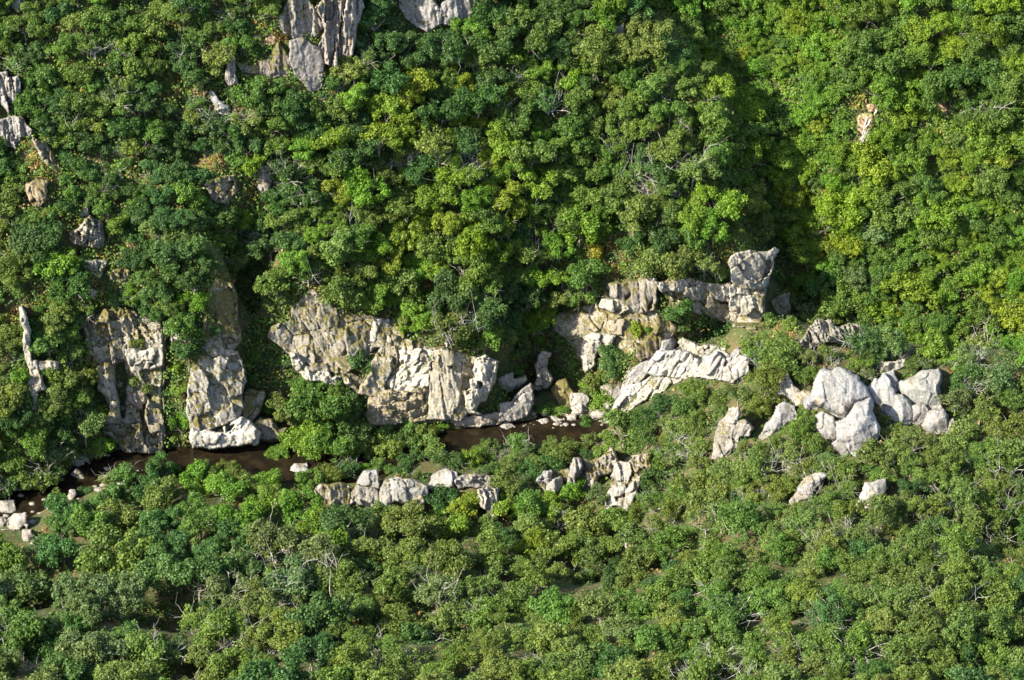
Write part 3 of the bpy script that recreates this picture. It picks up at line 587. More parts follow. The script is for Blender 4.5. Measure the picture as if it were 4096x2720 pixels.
# ---- the boulder pile on the spur
G2 = 'boulders of the grey pile on the spur'
bo = dict(round_=True, group=G2)
single('boulder', 'largest smooth domed grey boulder of the pile', 'boulder', 6, [(945,1075),(955,1040),(990,990),(1020,975),(1060,985),(1085,970),(1120,968),(1180,995),(1225,1020),(1255,1060),(1300,1110),(1322,1165),(1222,1200),(1190,1240),(1158,1306),(1100,1290),(1040,1250),(960,1210),(915,1190),(930,1130)], tint=(0.47,0.46,0.43), moss=0.0, short='domed boulder', proud=3.4, dfix=None, **bo)
single('boulder', 'big smooth boulder under the domed one, cracked along its top', 'boulder', 6, [(1226,1200),(1322,1172),(1335,1215),(1330,1260),(1345,1290),(1368,1350),(1352,1420),(1330,1470),(1290,1512),(1235,1558),(1190,1530),(1150,1482),(1095,1450),(1102,1400),(1088,1330),(1162,1306),(1195,1240)], tint=(0.50,0.48,0.46), moss=0.0, short='cracked boulder', proud=3.0, **bo)
single('boulder', 'mid-sized pale boulder in the shade under the domed one', 'boulder', 6, [(955,1290),(1000,1262),(1060,1300),(1085,1350),(1090,1420),(1060,1452),(1000,1420),(962,1370)], tint=(0.46,0.44,0.41), moss=0.1, **bo)
single('boulder', 'small flat boulder at the foot of the pile', 'boulder', 6, [(1062,1475),(1100,1452),(1140,1490),(1165,1532),(1120,1548),(1070,1522)], tint=(0.48,0.45,0.40), moss=0.1, **bo)
single('boulder', 'upright grey boulder beside the gap in the pile', 'boulder', 6, [(1298,1100),(1350,1038),(1388,1090),(1402,1150),(1388,1218),(1340,1192),(1318,1140)], tint=GREY, moss=0.0, **bo)
single('boulder', 'tall leaning grey slab boulder in the middle of the pile', 'boulder', 6, [(1378,1052),(1410,1008),(1440,1062),(1480,1150),(1490,1215),(1450,1278),(1402,1240),(1395,1150)], tint=(0.43,0.42,0.40), moss=0.0, **bo)
single('boulder', 'rounded boulder leaning on the tall slab at the top of the pile', 'boulder', 6, [(1415,1003),(1470,983),(1500,1040),(1516,1090),(1472,1122),(1442,1062)], tint=(0.40,0.39,0.37), moss=0.0, **bo)
single('boulder', 'grey boulder with a moss cap below the tall slab', 'boulder', 6, [(1482,1150),(1530,1148),(1580,1215),(1606,1290),(1590,1342),(1530,1352),(1450,1302),(1452,1278),(1492,1212)], tint=(0.46,0.45,0.42), moss=0.25, **bo)
single('boulder', 'broad wedge-shaped boulder with a sharp upper corner', 'boulder', 6, [(1515,1078),(1640,1020),(1700,990),(1770,978),(1787,1010),(1782,1080),(1796,1150),(1797,1202),(1740,1212),(1650,1217),(1575,1212),(1535,1140)], tint=(0.44,0.43,0.38), moss=0.15, short='wedge boulder', proud=2.6, **bo)
single('boulder', 'pale boulder wedged under the broad wedge-shaped one', 'boulder', 6, [(1585,1217),(1680,1217),(1702,1250),(1686,1312),(1640,1342),(1606,1332),(1602,1260)], tint=(0.50,0.47,0.42), moss=0.0, **bo)
single('boulder', 'thin flat stone squeezed beneath the wedge-shaped boulder', 'boulder', 6, [(1690,1217),(1790,1207),(1802,1242),(1740,1258),(1710,1252)], tint=(0.50,0.47,0.42), moss=0.0, **bo)
single('boulder', 'round ball-like boulder at the outer end of the pile', 'boulder', 6, [(1708,1280),(1750,1255),(1800,1245),(1836,1290),(1842,1332),(1820,1382),(1770,1408),(1720,1392),(1680,1342)], tint=(0.47,0.45,0.41), moss=0.0, short='ball boulder', **bo)
single('boulder', 'small tawny stone behind the ball-like boulder', 'boulder', 6, [(1842,1320),(1880,1308),(1902,1382),(1830,1412)], tint=WARM, moss=0.3, **bo)
single('boulder', 'triangular cracked grey slab uphill of the pile', 'boulder', 6, [(680,1110),(715,1040),(745,988),(765,1040),(792,1090),(835,1120),(855,1150),(832,1202),(760,1150),(690,1132)], tint=(0.50,0.47,0.42), moss=0.2, short='triangular slab', **bo)
single('boulder', 'beige broken rock between the triangular slab and the domed boulder', 'boulder', 6, [(822,1140),(870,1118),(935,1130),(918,1190),(880,1225),(830,1218)], tint=(0.60,0.52,0.40), moss=0.2, **bo)
single('boulder', 'blue-grey angular stone against the foot of the domed boulder', 'boulder', 6, [(860,1240),(880,1180),(920,1150),(940,1200),(960,1230),(900,1260)], tint=(0.42,0.42,0.42), moss=0.0, **bo)
single('boulder', 'grey humped boulder with a long tail beside a shadowed hollow', 'boulder', 6, [(582,1432),(620,1350),(660,1308),(690,1230),(730,1203),(802,1220),(818,1260),(802,1302),(720,1342),(650,1392),(600,1442)], tint=(0.46,0.44,0.41), moss=0.1, short='humped boulder', **bo)
single('rock_outcrop', 'leaning rock pillar with ledges of dry grass on the spur', 'outcrop', 6, [(262,1575),(275,1400),(310,1338),(355,1300),(362,1240),(430,1238),(442,1280),(422,1330),(470,1318),(525,1365),(500,1412),(430,1422),(420,1482),(380,1532),(330,1575)], tint=(0.46,0.42,0.37), moss=0.3, short='leaning pillar', proud=1.8, rot=-0.3)
single('boulder', 'sloping mossy grey boulder alone among oaks', 'boulder', 9, [(443,208),(470,170),(510,110),(560,93),(582,110),(540,150),(522,192),(460,217)], tint=(0.44,0.41,0.37), moss=0.25, short='sloping lone boulder', round_=True)
single('boulder', 'pale cream-topped boulder alone among oaks', 'boulder', 9, [(703,222),(720,180),(740,138),(812,130),(802,182),(760,224)], tint=(0.56,0.52,0.43), moss=0.0, short='cream-topped boulder', round_=True)
single('boulder', 'small cream stone uphill of the sloping lone boulder', 'boulder', 9, [(420,40),(440,28),(458,65),(438,78)], tint=CREAM, moss=0.1, round_=True)
single('boulder', 'small pale stone in a grassy gap high on the bright slope', 'boulder', 3, [(2020,885),(2055,875),(2065,910),(2035,915)], tint=GREY, moss=0.0, round_=True, short='grassy gap stone')
# ---- outcrops of the near bank
cliff('rock_outcrop', 'grey rock spire with a square top on the near bank', 'outcrop', [
  ('spire', 8, [(130,262),(185,158),(265,162),(267,260),(250,300),(200,290)], dict(tint=(0.42,0.41,0.38), moss=0.1, proud=2.2, aniso=3, thick=1.6)),
  ('base', 8, [(88,385),(95,300),(130,255),(200,280),(250,290),(282,330),(272,392),(230,402),(140,372)], dict(tint=(0.48,0.45,0.39), moss=0.3, proud=1.6)),
 ], short='grey spire')
cliff('rock_outcrop', 'flat-topped block of speckled grey rock with a grass top', 'outcrop', [
  ('block', 8, [(276,450),(295,300),(320,222),(400,208),(520,230),(602,265),(612,310),(560,332),(470,382),(380,352),(330,400)], dict(tint=(0.46,0.44,0.39), moss=0.3, proud=2.4, bs=2.4, a=0.4)),
  ('foot', 8, [(468,465),(480,390),(560,338),(592,360),(550,432)], dict(tint=(0.54,0.48,0.38), moss=0.4, proud=1.2)),
 ], short='flat-topped block')
single('rock_outcrop', 'rounded rock knob with vertical grooves on the near bank', 'outcrop', 8, [(618,282),(640,210),(690,158),(740,146),(792,175),(812,220),(780,262),(720,292),(660,312)], tint=(0.48,0.46,0.41), moss=0.1, short='rounded knob', round_=True, proud=2.0, a=1.2, aniso=3)
cliff('rock_outcrop', 'long rock ledge dropping to a white face on the near bank', 'outcrop', [
  ('ledge', 8, [(800,225),(850,188),(930,183),(1000,188),(1060,203),(1092,245),(1060,275),(960,275),(870,262),(820,262)], dict(tint=(0.44,0.41,0.36), moss=0.3, proud=1.8, a=0.5, bs=1.8)),
  ('white_face', 8, [(868,322),(910,308),(934,350),(922,392),(880,372)], dict(tint=(0.70,0.66,0.55), moss=0.0, proud=1.0)),
  ('white_face', 8, [(950,290),(1020,282),(1082,280),(1077,360),(1072,470),(1022,535),(982,528),(1015,430),(960,390)], dict(tint=(0.66,0.60,0.48), moss=0.35, proud=1.2, aniso=4, bs=0.9)),
 ], short='long near ledge')
single('boulder', 'round grey stone perched on the long near ledge', 'boulder', 8, [(953,257),(970,213),(1005,213),(1022,262),(990,268)], tint=GREY, moss=0.0, round_=True)
single('rock_outcrop', 'low mossy outcrop hung with shrubs, first of the near bank rocks', 'outcrop', 7, [(2120,342),(2130,280),(2220,248),(2300,238),(2355,270),(2370,372),(2280,372),(2160,402)], tint=(0.50,0.44,0.35), moss=0.5, short='low mossy outcrop')
single('rock_slab', 'pale tilted slab lying in grass beside the low mossy outcrop', 'rock', 7, [(1845,402),(1900,358),(2060,303),(2062,345),(1950,392)], tint=(0.58,0.52,0.40), moss=0.4, short='tilted slab', lean=0.3)
cliff('rock_outcrop', 'jagged ridge of upright grey teeth on the near bank', 'outcrop', [
  ('face', 8, [(1338,228),(1440,170),(1560,140),(1660,110),(1780,70),(1890,100),(1852,160),(1742,200),(1640,280),(1550,322),(1430,318)], dict(tint=(0.44,0.40,0.32), moss=0.5, drape=True, proud=0.8, bs=1.0)),
  ('tooth', 8, [(1338,228),(1400,170),(1442,168),(1412,240),(1370,262)], dict(tint=(0.46,0.44,0.41), moss=0.05, proud=1.6)),
  ('tooth', 8, [(1412,255),(1500,198),(1517,280),(1440,325),(1420,302)], dict(tint=(0.50,0.47,0.41), moss=0.15, proud=1.5, aniso=3, bs=0.9)),
  ('tooth', 8, [(1560,280),(1578,130),(1600,73),(1642,78),(1647,120),(1612,220),(1602,285),(1550,322),(1538,282)], dict(tint=(0.45,0.43,0.39), moss=0.1, proud=2.2, aniso=4, bs=0.9)),
  ('crest', 8, [(1650,100),(1680,95),(1720,130),(1780,70),(1840,8),(1892,100),(1852,150),(1742,192),(1722,262),(1640,275),(1620,240)], dict(tint=(0.47,0.42,0.34), moss=0.4, proud=1.6, bs=1.0)),
 ], short='jagged teeth ridge')
cliff('rock_outcrop', 'cluster of steep white-streaked slabs at the end of the jagged ridge', 'outcrop', [
  ('face', 8, [(1858,190),(1880,112),(1990,70),(2110,40),(2110,160),(2040,200),(2032,270),(1962,440),(1935,400),(1880,385),(1815,395),(1830,320)], dict(tint=(0.46,0.42,0.34), moss=0.5, drape=True, proud=0.7, bs=1.0)),
  ('slab', 8, [(1858,190),(1880,112),(1960,108),(1985,170),(1960,240),(1900,262)], dict(tint=(0.52,0.48,0.42), moss=0.25, proud=1.6, aniso=3, rot=0.3)),
  ('slab', 8, [(1965,100),(2000,58),(2112,38),(2112,160),(2010,172)], dict(tint=(0.50,0.46,0.38), moss=0.4, proud=1.5, bs=0.9)),
  ('slab', 8, [(1815,395),(1818,330),(1862,265),(1930,262),(1950,300),(1868,332),(1882,380)], dict(tint=(0.60,0.56,0.48), moss=0.1, proud=1.5, aniso=3)),
  ('slab', 8, [(1935,405),(1950,300),(1985,240),(2042,198),(2032,270),(1992,342),(1962,445)], dict(tint=(0.56,0.52,0.45), moss=0.2, proud=1.6, aniso=3, rot=0.3)),
 ], short='white-streaked slabs')
single('rock_outcrop', 'warm buff rock face in a slot between bushes below the ridge', 'outcrop', 8, [(1950,590),(2000,568),(2042,640),(2002,752),(1958,742),(1948,680)], tint=(0.54,0.45,0.34), moss=0.4, short='buff slot rock', aniso=3)
single('boulder', 'small buff stone beneath the buff slot rock', 'boulder', 8, [(1978,800),(2015,793),(2022,850),(1985,868)], tint=(0.56,0.48,0.36), moss=0.1, round_=True)
single('boulder', 'lone pale pebble-shaped stone deep in the lower wood', 'boulder', 8, [(1848,935),(1870,912),(1887,945),(1862,958)], tint=CREAM, moss=0.0, round_=True, short='lone pale stone')
# ---- boulders in the stream
G3 = 'boulders beside the upper stream pool'
def boulders(view, items, group, tint, tail):
    for lab, pts in items:
        single('boulder', lab + ' ' + tail, 'boulder', view, pts, tint=tint, moss=0.12, group=group, round_=True, rough=0.7)
boulders(5, [('big square-shouldered boulder', [(1100,1362),(1140,1328),(1187,1360),(1177,1397),(1130,1408)]), ('flat white boulder', [(1228,1362),(1270,1348),(1292,1387),(1240,1403)]),
 ('tilted oblong boulder', [(1293,1345),(1330,1348),(1343,1387),(1305,1382)]), ('narrow upright boulder', [(1393,1318),(1427,1318),(1427,1362),(1400,1363)]),
 ('broad low boulder', [(1448,1290),(1530,1308),(1533,1342),(1480,1353)]), ('boxy boulder above the broad low one', [(1538,1278),(1602,1268),(1603,1322),(1550,1318)]),
 ('rounded boulder halfway up the bank', [(1578,1230),(1642,1213),(1643,1272),(1590,1293)]), ('large split boulder high on the bank', [(1578,1150),(1640,1138),(1693,1180),(1682,1218),(1590,1223)]),
 ('smooth egg-shaped boulder under the slab outcrop', [(1698,1272),(1750,1238),(1803,1260),(1792,1303),(1720,1303)]), ('long grey boulder at the foot of the slab outcrop', [(1758,1352),(1790,1308),(1862,1288),(1853,1332)]),
 ('wedge boulder leaning on the slab outcrop', [(1793,1168),(1842,1198),(1833,1243),(1798,1232)]), ('little cube-like boulder', [(1405,1385),(1442,1388),(1432,1422),(1398,1412)]),
 ('small flat boulder', [(1465,1370),(1515,1378),(1502,1398)]), ('small pale boulder', [(1470,1398),(1500,1395),(1500,1420),(1475,1422)]), ('mid-stream pebble-like boulder', [(1515,1335),(1560,1340),(1555,1380),(1520,1372)]), ('low white boulder', [(1560,1395),(1600,1385),(1640,1400),(1610,1425)]),
 ('speckled boulder under a bush', [(1380,1270),(1415,1262),(1420,1300),(1385,1302)])], G3, (0.52, 0.47, 0.40), 'by the upper pool')
single('boulder', 'moss-covered ochre boulder at the edge of the shadowed hollow', 'boulder', 5, [(1448,1112),(1490,1058),(1540,1043),(1582,1140),(1572,1192),(1500,1212),(1488,1170)], tint=(0.48,0.36,0.14), moss=0.55, short='mossy ochre boulder', round_=True)
single('rock_slab', 'smooth grey-brown rock slope between bushes and the slab outcrop', 'rock', 5, [(1790,1100),(1850,1085),(1900,1090),(1920,1130),(1870,1170),(1820,1140)], tint=(0.40,0.36,0.31), moss=0.1, lean=0.2, proud=0.5, a=0.2)
G4 = 'boulders along the lower stream'
boulders(7, [('huge pale boulder at the picture edge', [(-40,365),(0,358),(80,370),(107,430),(60,472),(-40,465)]), ('big round grey boulder', [(58,502),(100,450),(165,443),(177,500),(130,537),(68,532)]),
 ('wide grey boulder under a bush', [(98,342),(140,308),(197,350),(192,382),(110,378)]), ('dark half-hidden boulder at the picture edge', [(-40,480),(0,478),(57,488),(62,552),(-40,560)]),
 ('blue-grey shaded boulder', [(148,572),(215,558),(222,612),(160,633)]), ('small brown boulder in deep shade', [(193,652),(230,638),(242,687),(203,688)]), ('long yellow-lichened boulder', [(283,245),(340,232),(383,272),(360,298),(298,278)]),
 ('flat white boulder', [(383,267),(430,248),(443,282),(390,293)]), ('grey boulder in front of the split slab', [(428,230),(460,203),(483,240),(465,263)]), ('large split pale slab', [(475,190),(510,157),(574,212),(547,243),(498,232)]),
 ('upright white boulder at the trees', [(678,192),(700,138),(737,138),(722,203)]), ('small cream boulder', [(708,100),(757,103),(757,142),(718,138)]), ('little tan boulder under the slotted cliff', [(883,40),(910,33),(917,62),(890,67)]),
 ('tall tan boulder under the slotted cliff', [(913,42),(940,28),(958,67),(930,83)]), ('low orange boulder under the slotted cliff', [(876,85),(912,73),(908,100)]), ('tall grey boulder beside the riverside alders', [(443,352),(480,298),(513,288),(492,353),(453,368)]),
 ('cube-like pinkish boulder', [(293,360),(340,348),(343,393),(308,398)]), ('moss-topped boulder', [(198,292),(240,258),(268,282),(257,313)]), ('tiny white boulder', [(437,290),(468,283),(462,308)]), ('small pale boulder near the round grey one', [(163,527),(197,528),(187,553)]), ('small rounded boulder', [(310,400),(350,393),(352,415),(320,420)])],
 G4, (0.50, 0.45, 0.38), 'in the lower stream')
single('boulder', 'large grooved grey boulder standing in the river by dark trees', 'boulder', 7, [(1943,213),(1960,148),(2000,113),(2062,118),(2093,172),(2040,192),(1970,193)], tint=(0.48,0.46,0.43), moss=0.1, short='river boulder', round_=True)
# little stones round the pools
G5 = 'small stones in the shallow of the upper pool'
POOL = ['largest white stone in the brown pool shallows', 'second largest white stone in the brown pool shallows', 'narrow stone next to the largest pool stone', 'stone alone in mid-pool', 'pale stone touching the largest pool stone', 'buff stone at the near edge of the pool', 'tiny stone in the open middle of the pool', 'tiny stone at the very end of the pool gravel', 'stone beside the flat white boulder', 'tiny white stone close to the cliff foot in the pool', 'tiny stone between the pool gravel stones', 'lowest stone of the pool shallows under the trees']
for k, (x, y, s) in enumerate([(690,1480,14),(655,1500,10),(710,1430,8),(1040,1410,9),(680,1505,12),(620,1495,10),(770,1415,7),(575,1490,6),(1275,1412,10),(1080,1360,7),(650,1470,7),(705,1515,9)]):
    q = [(x + s * math.cos(a) * (1 + 0.3 * math.sin(3 * a + k)), y + s * 0.8 * math.sin(a)) for a in np.linspace(0, 2 * math.pi, 8)[:-1]]
    single('stone', POOL[k], 'stone', 5, q, tint=(0.56,0.51,0.43), moss=0.0, group=G5, round_=True, step=2.5, rough=0.4)
g_ = np.random.default_rng(5); CV, CF = [], []
for k in range(150):
    if k < 95: q = g_.integers(1, 5); t_ = g_.uniform(); u = RIVER[q][0] * (1 - t_) + RIVER[q + 1][0] * t_ + g_.normal() * 40; v = RIVER[q][1] * (1 - t_) + RIVER[q + 1][1] * t_ + g_.choice([-1, 1]) * g_.uniform(55, 95)
    elif k < 165: u = g_.uniform(2080, 2420); v = g_.uniform(1640, 1735)
    else: t_ = g_.uniform(); u = 1700 + 520 * t_; v = 1765 - 40 * t_ + g_.normal() * 30
    d = float(depth(u, v)); r = 0.08 + 0.4 * g_.uniform() ** 2.5; c = at_depth(u, v, d); c[2] = max(c[2], -0.05) + r * 0.2
    a = np.linspace(0, 2 * math.pi, 7)[:-1] + g_.uniform(0, 6); o = len(CV)
    for z_, f_ in ((-0.4, 0.9), (0.15, 1.0), (0.5, 0.55)):
        CV += [c + r * np.array([math.cos(x) * f_ * g_.uniform(0.8, 1.2) * 1.3, math.sin(x) * f_ * g_.uniform(0.8, 1.2), z_]) for x in a]
    for l_ in (0, 6):
        CF += [(o + l_ + i, o + l_ + (i + 1) % 6, o + l_ + 6 + (i + 1) % 6, o + l_ + 6 + i) for i in range(6)]
    CF += [(o + 12, o + 13, o + 14, o + 15), (o + 12, o + 15, o + 16, o + 17)]
cob = add_obj('stream_cobbles', fast_mesh('stream_cobbles', CV, CF, M_ROCK)); cob.color = (0.27, 0.24, 0.20, 0.0)
tag(cob, 'scattered pale cobbles along the stream edges', None, None, 'stuff')
# ---- bare soil
def scar(label, view, pts):
    o = rock_part('soil_scar', P(view, pts), (1, 1, 1), 0, keep=True, mat=M_SCAR, proud=0.5, a=0.3, lean=0.15)
    tag(o, label, None, None, 'structure')
scar('tan bare soil scar between chestnuts on the bright slope', 3, [(1290,690),(1310,640),(1360,595),(1420,600),(1445,650),(1400,690),(1350,750),(1310,740)])
scar('narrow tan landslip with fallen pale trunks', 3, [(1245,790),(1290,775),(1330,790),(1320,880),(1280,960),(1250,1010),(1215,1000),(1240,900)])
scar('narrow strip of bare soil beside the upper chestnuts', 3, [(1730,650),(1790,650),(1830,720),(1880,790),(1840,800),(1790,740)])
scar('pale bare spot in the shade near a bare shrub', 3, [(1785,215),(1810,195),(1840,225),(1810,255)])
scar('dry reddish earth beside the columned crag', 1, [(1700,260),(1780,230),(1860,220),(1850,290),(1750,300)])

LAND += [('tan soil scar', 3510, 400), ('pale-trunk landslip', 3450, 530), ('vine-covered crown', 3075, 182), ('black ravine', 3130, 1060), ('long dark gully', 1010, 1250), ('round blue-green bush', 2465, 1440), ('white skeleton tree', 1775, 2385), ('spiky bare tree', 3600, 1410), ('big bare tree', 385, 2225), ('fallen white-branched tree', 2575, 705)]
# ------------------------------------------------------------------ foliage prototypes
LS = 0.17   # leaf spray half-length in metres at a crown of 2.6 m
def leaf_quads(pos, nrm_, size, seed):
    g = np.random.default_rng(seed); n = len(pos)
    nrm_ = nrm_ / np.linalg.norm(nrm_, axis=1)[:, None]
    t = g.normal(size=(n, 3)); t -= (t * nrm_).sum(1)[:, None] * nrm_; t /= np.linalg.norm(t, axis=1)[:, None] + 1e-9
    bt = np.cross(nrm_, t)
    s = (size * g.uniform(0.65, 1.35, n))[:, None]; w = s * g.uniform(0.5, 0.85, n)[:, None]
    f = s * g.uniform(0.05, 0.4, n)[:, None]
    v = np.stack([pos - t * s, pos - bt * w + nrm_ * f, pos + t * s - nrm_ * f * 0.4, pos + bt * w + nrm_ * f * 0.6], 1)
    return v.reshape(-1, 3), np.arange(n * 4).reshape(-1, 4)
def set_attr(me, name, typ, vals):
    a = me.attributes.new(name, typ, 'FACE')
    if typ == 'FLOAT': a.data.foreach_set('value', np.asarray(vals, np.float32))
    else: a.data.foreach_set('color', np.c_[vals, np.ones(len(vals))].astype(np.float32).ravel())
def crown_mesh(seed, lobes, lobe_r, squash, density, leaf, shape='dome', spread=0.66):
    g = np.random.default_rng(seed)
    P_, N_, T_ = [], [], []
    el = np.array([g.uniform(0.85, 1.1), g.uniform(0.85, 1.1), squash])
    for k in range(lobes):
        d = g.normal(size=3); d /= np.linalg.norm(d)
        if d[2] < -0.35: d[2] *= -0.6
        if shape == 'cone':
            h = g.uniform(-0.6, 1.0); rr = 0.72 * (1 - (h + 0.6) / 1.9); a = g.uniform(0, 2 * math.pi)
            c = np.array([rr * math.cos(a), rr * math.sin(a), h * squash])
        else:
            c = d * spread * g.uniform(0.35, 1.0) ** 0.45 * g.uniform(0.9, 1.18) * el * (1 + 0.16 * math.sin(3 * math.atan2(d[1], d[0]) + seed) + 0.1 * math.sin(5 * math.atan2(d[1], d[0]) + 2 * seed))
            if k == 0 or k % max(1, lobes // 5) == 0:
                a_ = g.uniform(0, 6.283); sub = np.array([math.cos(a_) * g.uniform(0.3, 0.62), math.sin(a_) * g.uniform(0.3, 0.62), g.uniform(-0.3, 0.35)]); sr = g.uniform(0.45, 0.7)
            c = sub + c * sr
        lr = lobe_r * g.uniform(0.55, 1.25)
        n = int(density * lr * lr)
        dd = g.normal(size=(n, 3)); dd[:, 2] += 0.25; dd /= np.linalg.norm(dd, axis=1)[:, None]
        rad = lr * g.uniform(0.7, 1.05, n) * (1 + 0.22 * np.sin(dd[:, 0] * 9 + k) * np.sin(dd[:, 1] * 8 + dd[:, 2] * 7))
        p = c + dd * rad[:, None] * np.array([1, 1, 0.8])
        P_.append(p); N_.append(dd * 0.75 + g.normal(size=(n, 3)) * 0.5 + np.array([0, 0, 0.25]))
        T_.append(np.clip(g.uniform(0.0, 0.55) + g.uniform(-0.05, 0.5, n), 0, 1))
    P_ = np.concatenate(P_); N_ = np.concatenate(N_); T_ = np.concatenate(T_)
    v, f = leaf_quads(P_, N_, np.full(len(P_), leaf), seed + 1)
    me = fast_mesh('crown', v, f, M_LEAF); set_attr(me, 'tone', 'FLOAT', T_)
    return me
def tube(pts, rad, nseg=5):
    pts = np.asarray(pts, float); V = []; Fc = []
    for i, p in enumerate(pts):
        t = pts[min(i + 1, len(pts) - 1)] - pts[max(i - 1, 0)]; t /= np.linalg.norm(t) + 1e-9
        a = np.cross(t, (0.3, 0.9, 0.2)); a /= np.linalg.norm(a) + 1e-9; b_ = np.cross(t, a)
        for k in range(nseg):
            an = 2 * math.pi * k / nseg; V.append(p + (a * math.cos(an) + b_ * math.sin(an)) * rad[i])
    for i in range(len(pts) - 1):
        for k in range(nseg):
            Fc.append((i * nseg + k, i * nseg + (k + 1) % nseg, (i + 1) * nseg + (k + 1) % nseg, (i + 1) * nseg + k))
    return V, Fc
def branch_mesh(name, seed, mat, limbs=6, subs=3, twigs=0, reach=1.0, up=0.6, trunk_h=0.6, thick=0.045, wob=0.18, height=1.0):
    g = np.random.default_rng(seed); V = []; Fc = []
    def add(pts, rad, ns):
        v, f = tube(pts, rad, ns); o = len(V); V.extend(v); Fc.extend([tuple(i + o for i in q) for q in f])
    def grow(p, d, L, r, lev):
        n = 5; pts = [np.array(p)]; dd = np.array(d, float)
        for i in range(n - 1):
            dd = dd + g.normal(size=3) * wob; dd[2] += 0.04; dd /= np.linalg.norm(dd)
            pts.append(pts[-1] + dd * L / (n - 1))
        add(pts, np.linspace(r, r * 0.35, n), 5 if lev == 0 else (4 if lev == 1 else 3))
        if lev < (2 if twigs else 1):
            for k in range(subs if lev == 0 else twigs):
                q = pts[g.integers(1, n)]; e = dd + g.normal(size=3) * 0.75; e /= np.linalg.norm(e)
                grow(q, e, L * g.uniform(0.4, 0.7), r * 0.45, lev + 1)
    top = np.array([g.normal() * 0.06, g.normal() * 0.06, trunk_h * height])
    add([np.zeros(3), top * 0.5 + g.normal(size=3) * 0.03, top], [thick * 1.5, thick * 1.15, thick], 6)
    for k in range(limbs):
        a = 2 * math.pi * (k + g.uniform(-0.3, 0.3)) / limbs; e = np.array([math.cos(a), math.sin(a), up * g.uniform(0.5, 1.6)]); e /= np.linalg.norm(e)
        grow(top * g.uniform(0.75, 1.0), e, reach * g.uniform(0.75, 1.1), thick * 0.6, 0)
    return fast_mesh(name, V, Fc, mat, smooth_shade=True)
CROWNS = {
 'oak': [crown_mesh(10 + k, 95, 0.19, 0.78, 2400, 0.043, spread=0.74) for k in range(9)],
 'scrub': [crown_mesh(30 + k, 64, 0.20, 0.75, 2100, 0.052, spread=0.8) for k in range(7)],
 'dense': [crown_mesh(50 + k, 130, 0.17, 0.85, 2900, 0.038, spread=0.80) for k in range(7)],
 'alder': [crown_mesh(70 + k, 90, 0.20, 1.1, 2300, 0.042, spread=0.72) for k in range(5)],
 'thin': [crown_mesh(90 + k, 80, 0.18, 0.8, 2000, 0.040, spread=0.82) for k in range(7)],
 'bush': [crown_mesh(110 + k, 34, 0.27, 0.75, 1500, 0.062, spread=0.62) for k in range(4)],
}
TRUNKS = [branch_mesh('trunk', 200 + k, M_BARK, limbs=6, subs=2, reach=0.8, trunk_h=0.75) for k in range(4)]
TWIGGY = [branch_mesh('trunk', 220 + k, M_PALE, limbs=8, subs=4, twigs=2, reach=1.02, trunk_h=0.7, up=0.9, thick=0.036) for k in range(4)]
DEADS = [branch_mesh('trunk', 240 + k, M_PALE, limbs=7, subs=5, twigs=3, reach=1.0, trunk_h=0.55, up=1.0, thick=0.045, wob=0.22) for k in range(4)]

# ------------------------------------------------------------------ colours of leaves (true colours of the foliage)
PAL = {'dark green': (0.042, 0.092, 0.024), 'mid green': (0.070, 0.132, 0.025), 'olive green': (0.088, 0.138, 0.030), 'bright green': (0.086, 0.172, 0.020),
       'yellow-green': (0.118, 0.184, 0.018), 'blue-green': (0.054, 0.120, 0.031), 'grey-green': (0.080, 0.128, 0.042), 'golden': (0.19, 0.18, 0.02)}
TREES = []
GRP = {'oak_tree': 'oaks of the near slope', 'thin_oak': 'thin-leaved oaks of the near slope', 'scrub_oak': 'scrubby oaks of the far slope', 'chestnut_tree': 'chestnuts of the bright slope', 'low_chestnut': 'low chestnuts of the bright slope', 'alder_tree': 'alders along the river', 'forest_oak': 'tall oaks of the middle slope', 'shrub': 'shrubs on the rocks'}  # low chestnuts and thin oaks: invented splits of the same chestnuts and oaks
WORD = {'oak_tree': 'oak', 'thin_oak': 'thin oak', 'scrub_oak': 'scrub oak', 'chestnut_tree': 'chestnut', 'low_chestnut': 'low chestnut', 'alder_tree': 'alder', 'forest_oak': 'tall oak', 'shrub': 'shrub'}
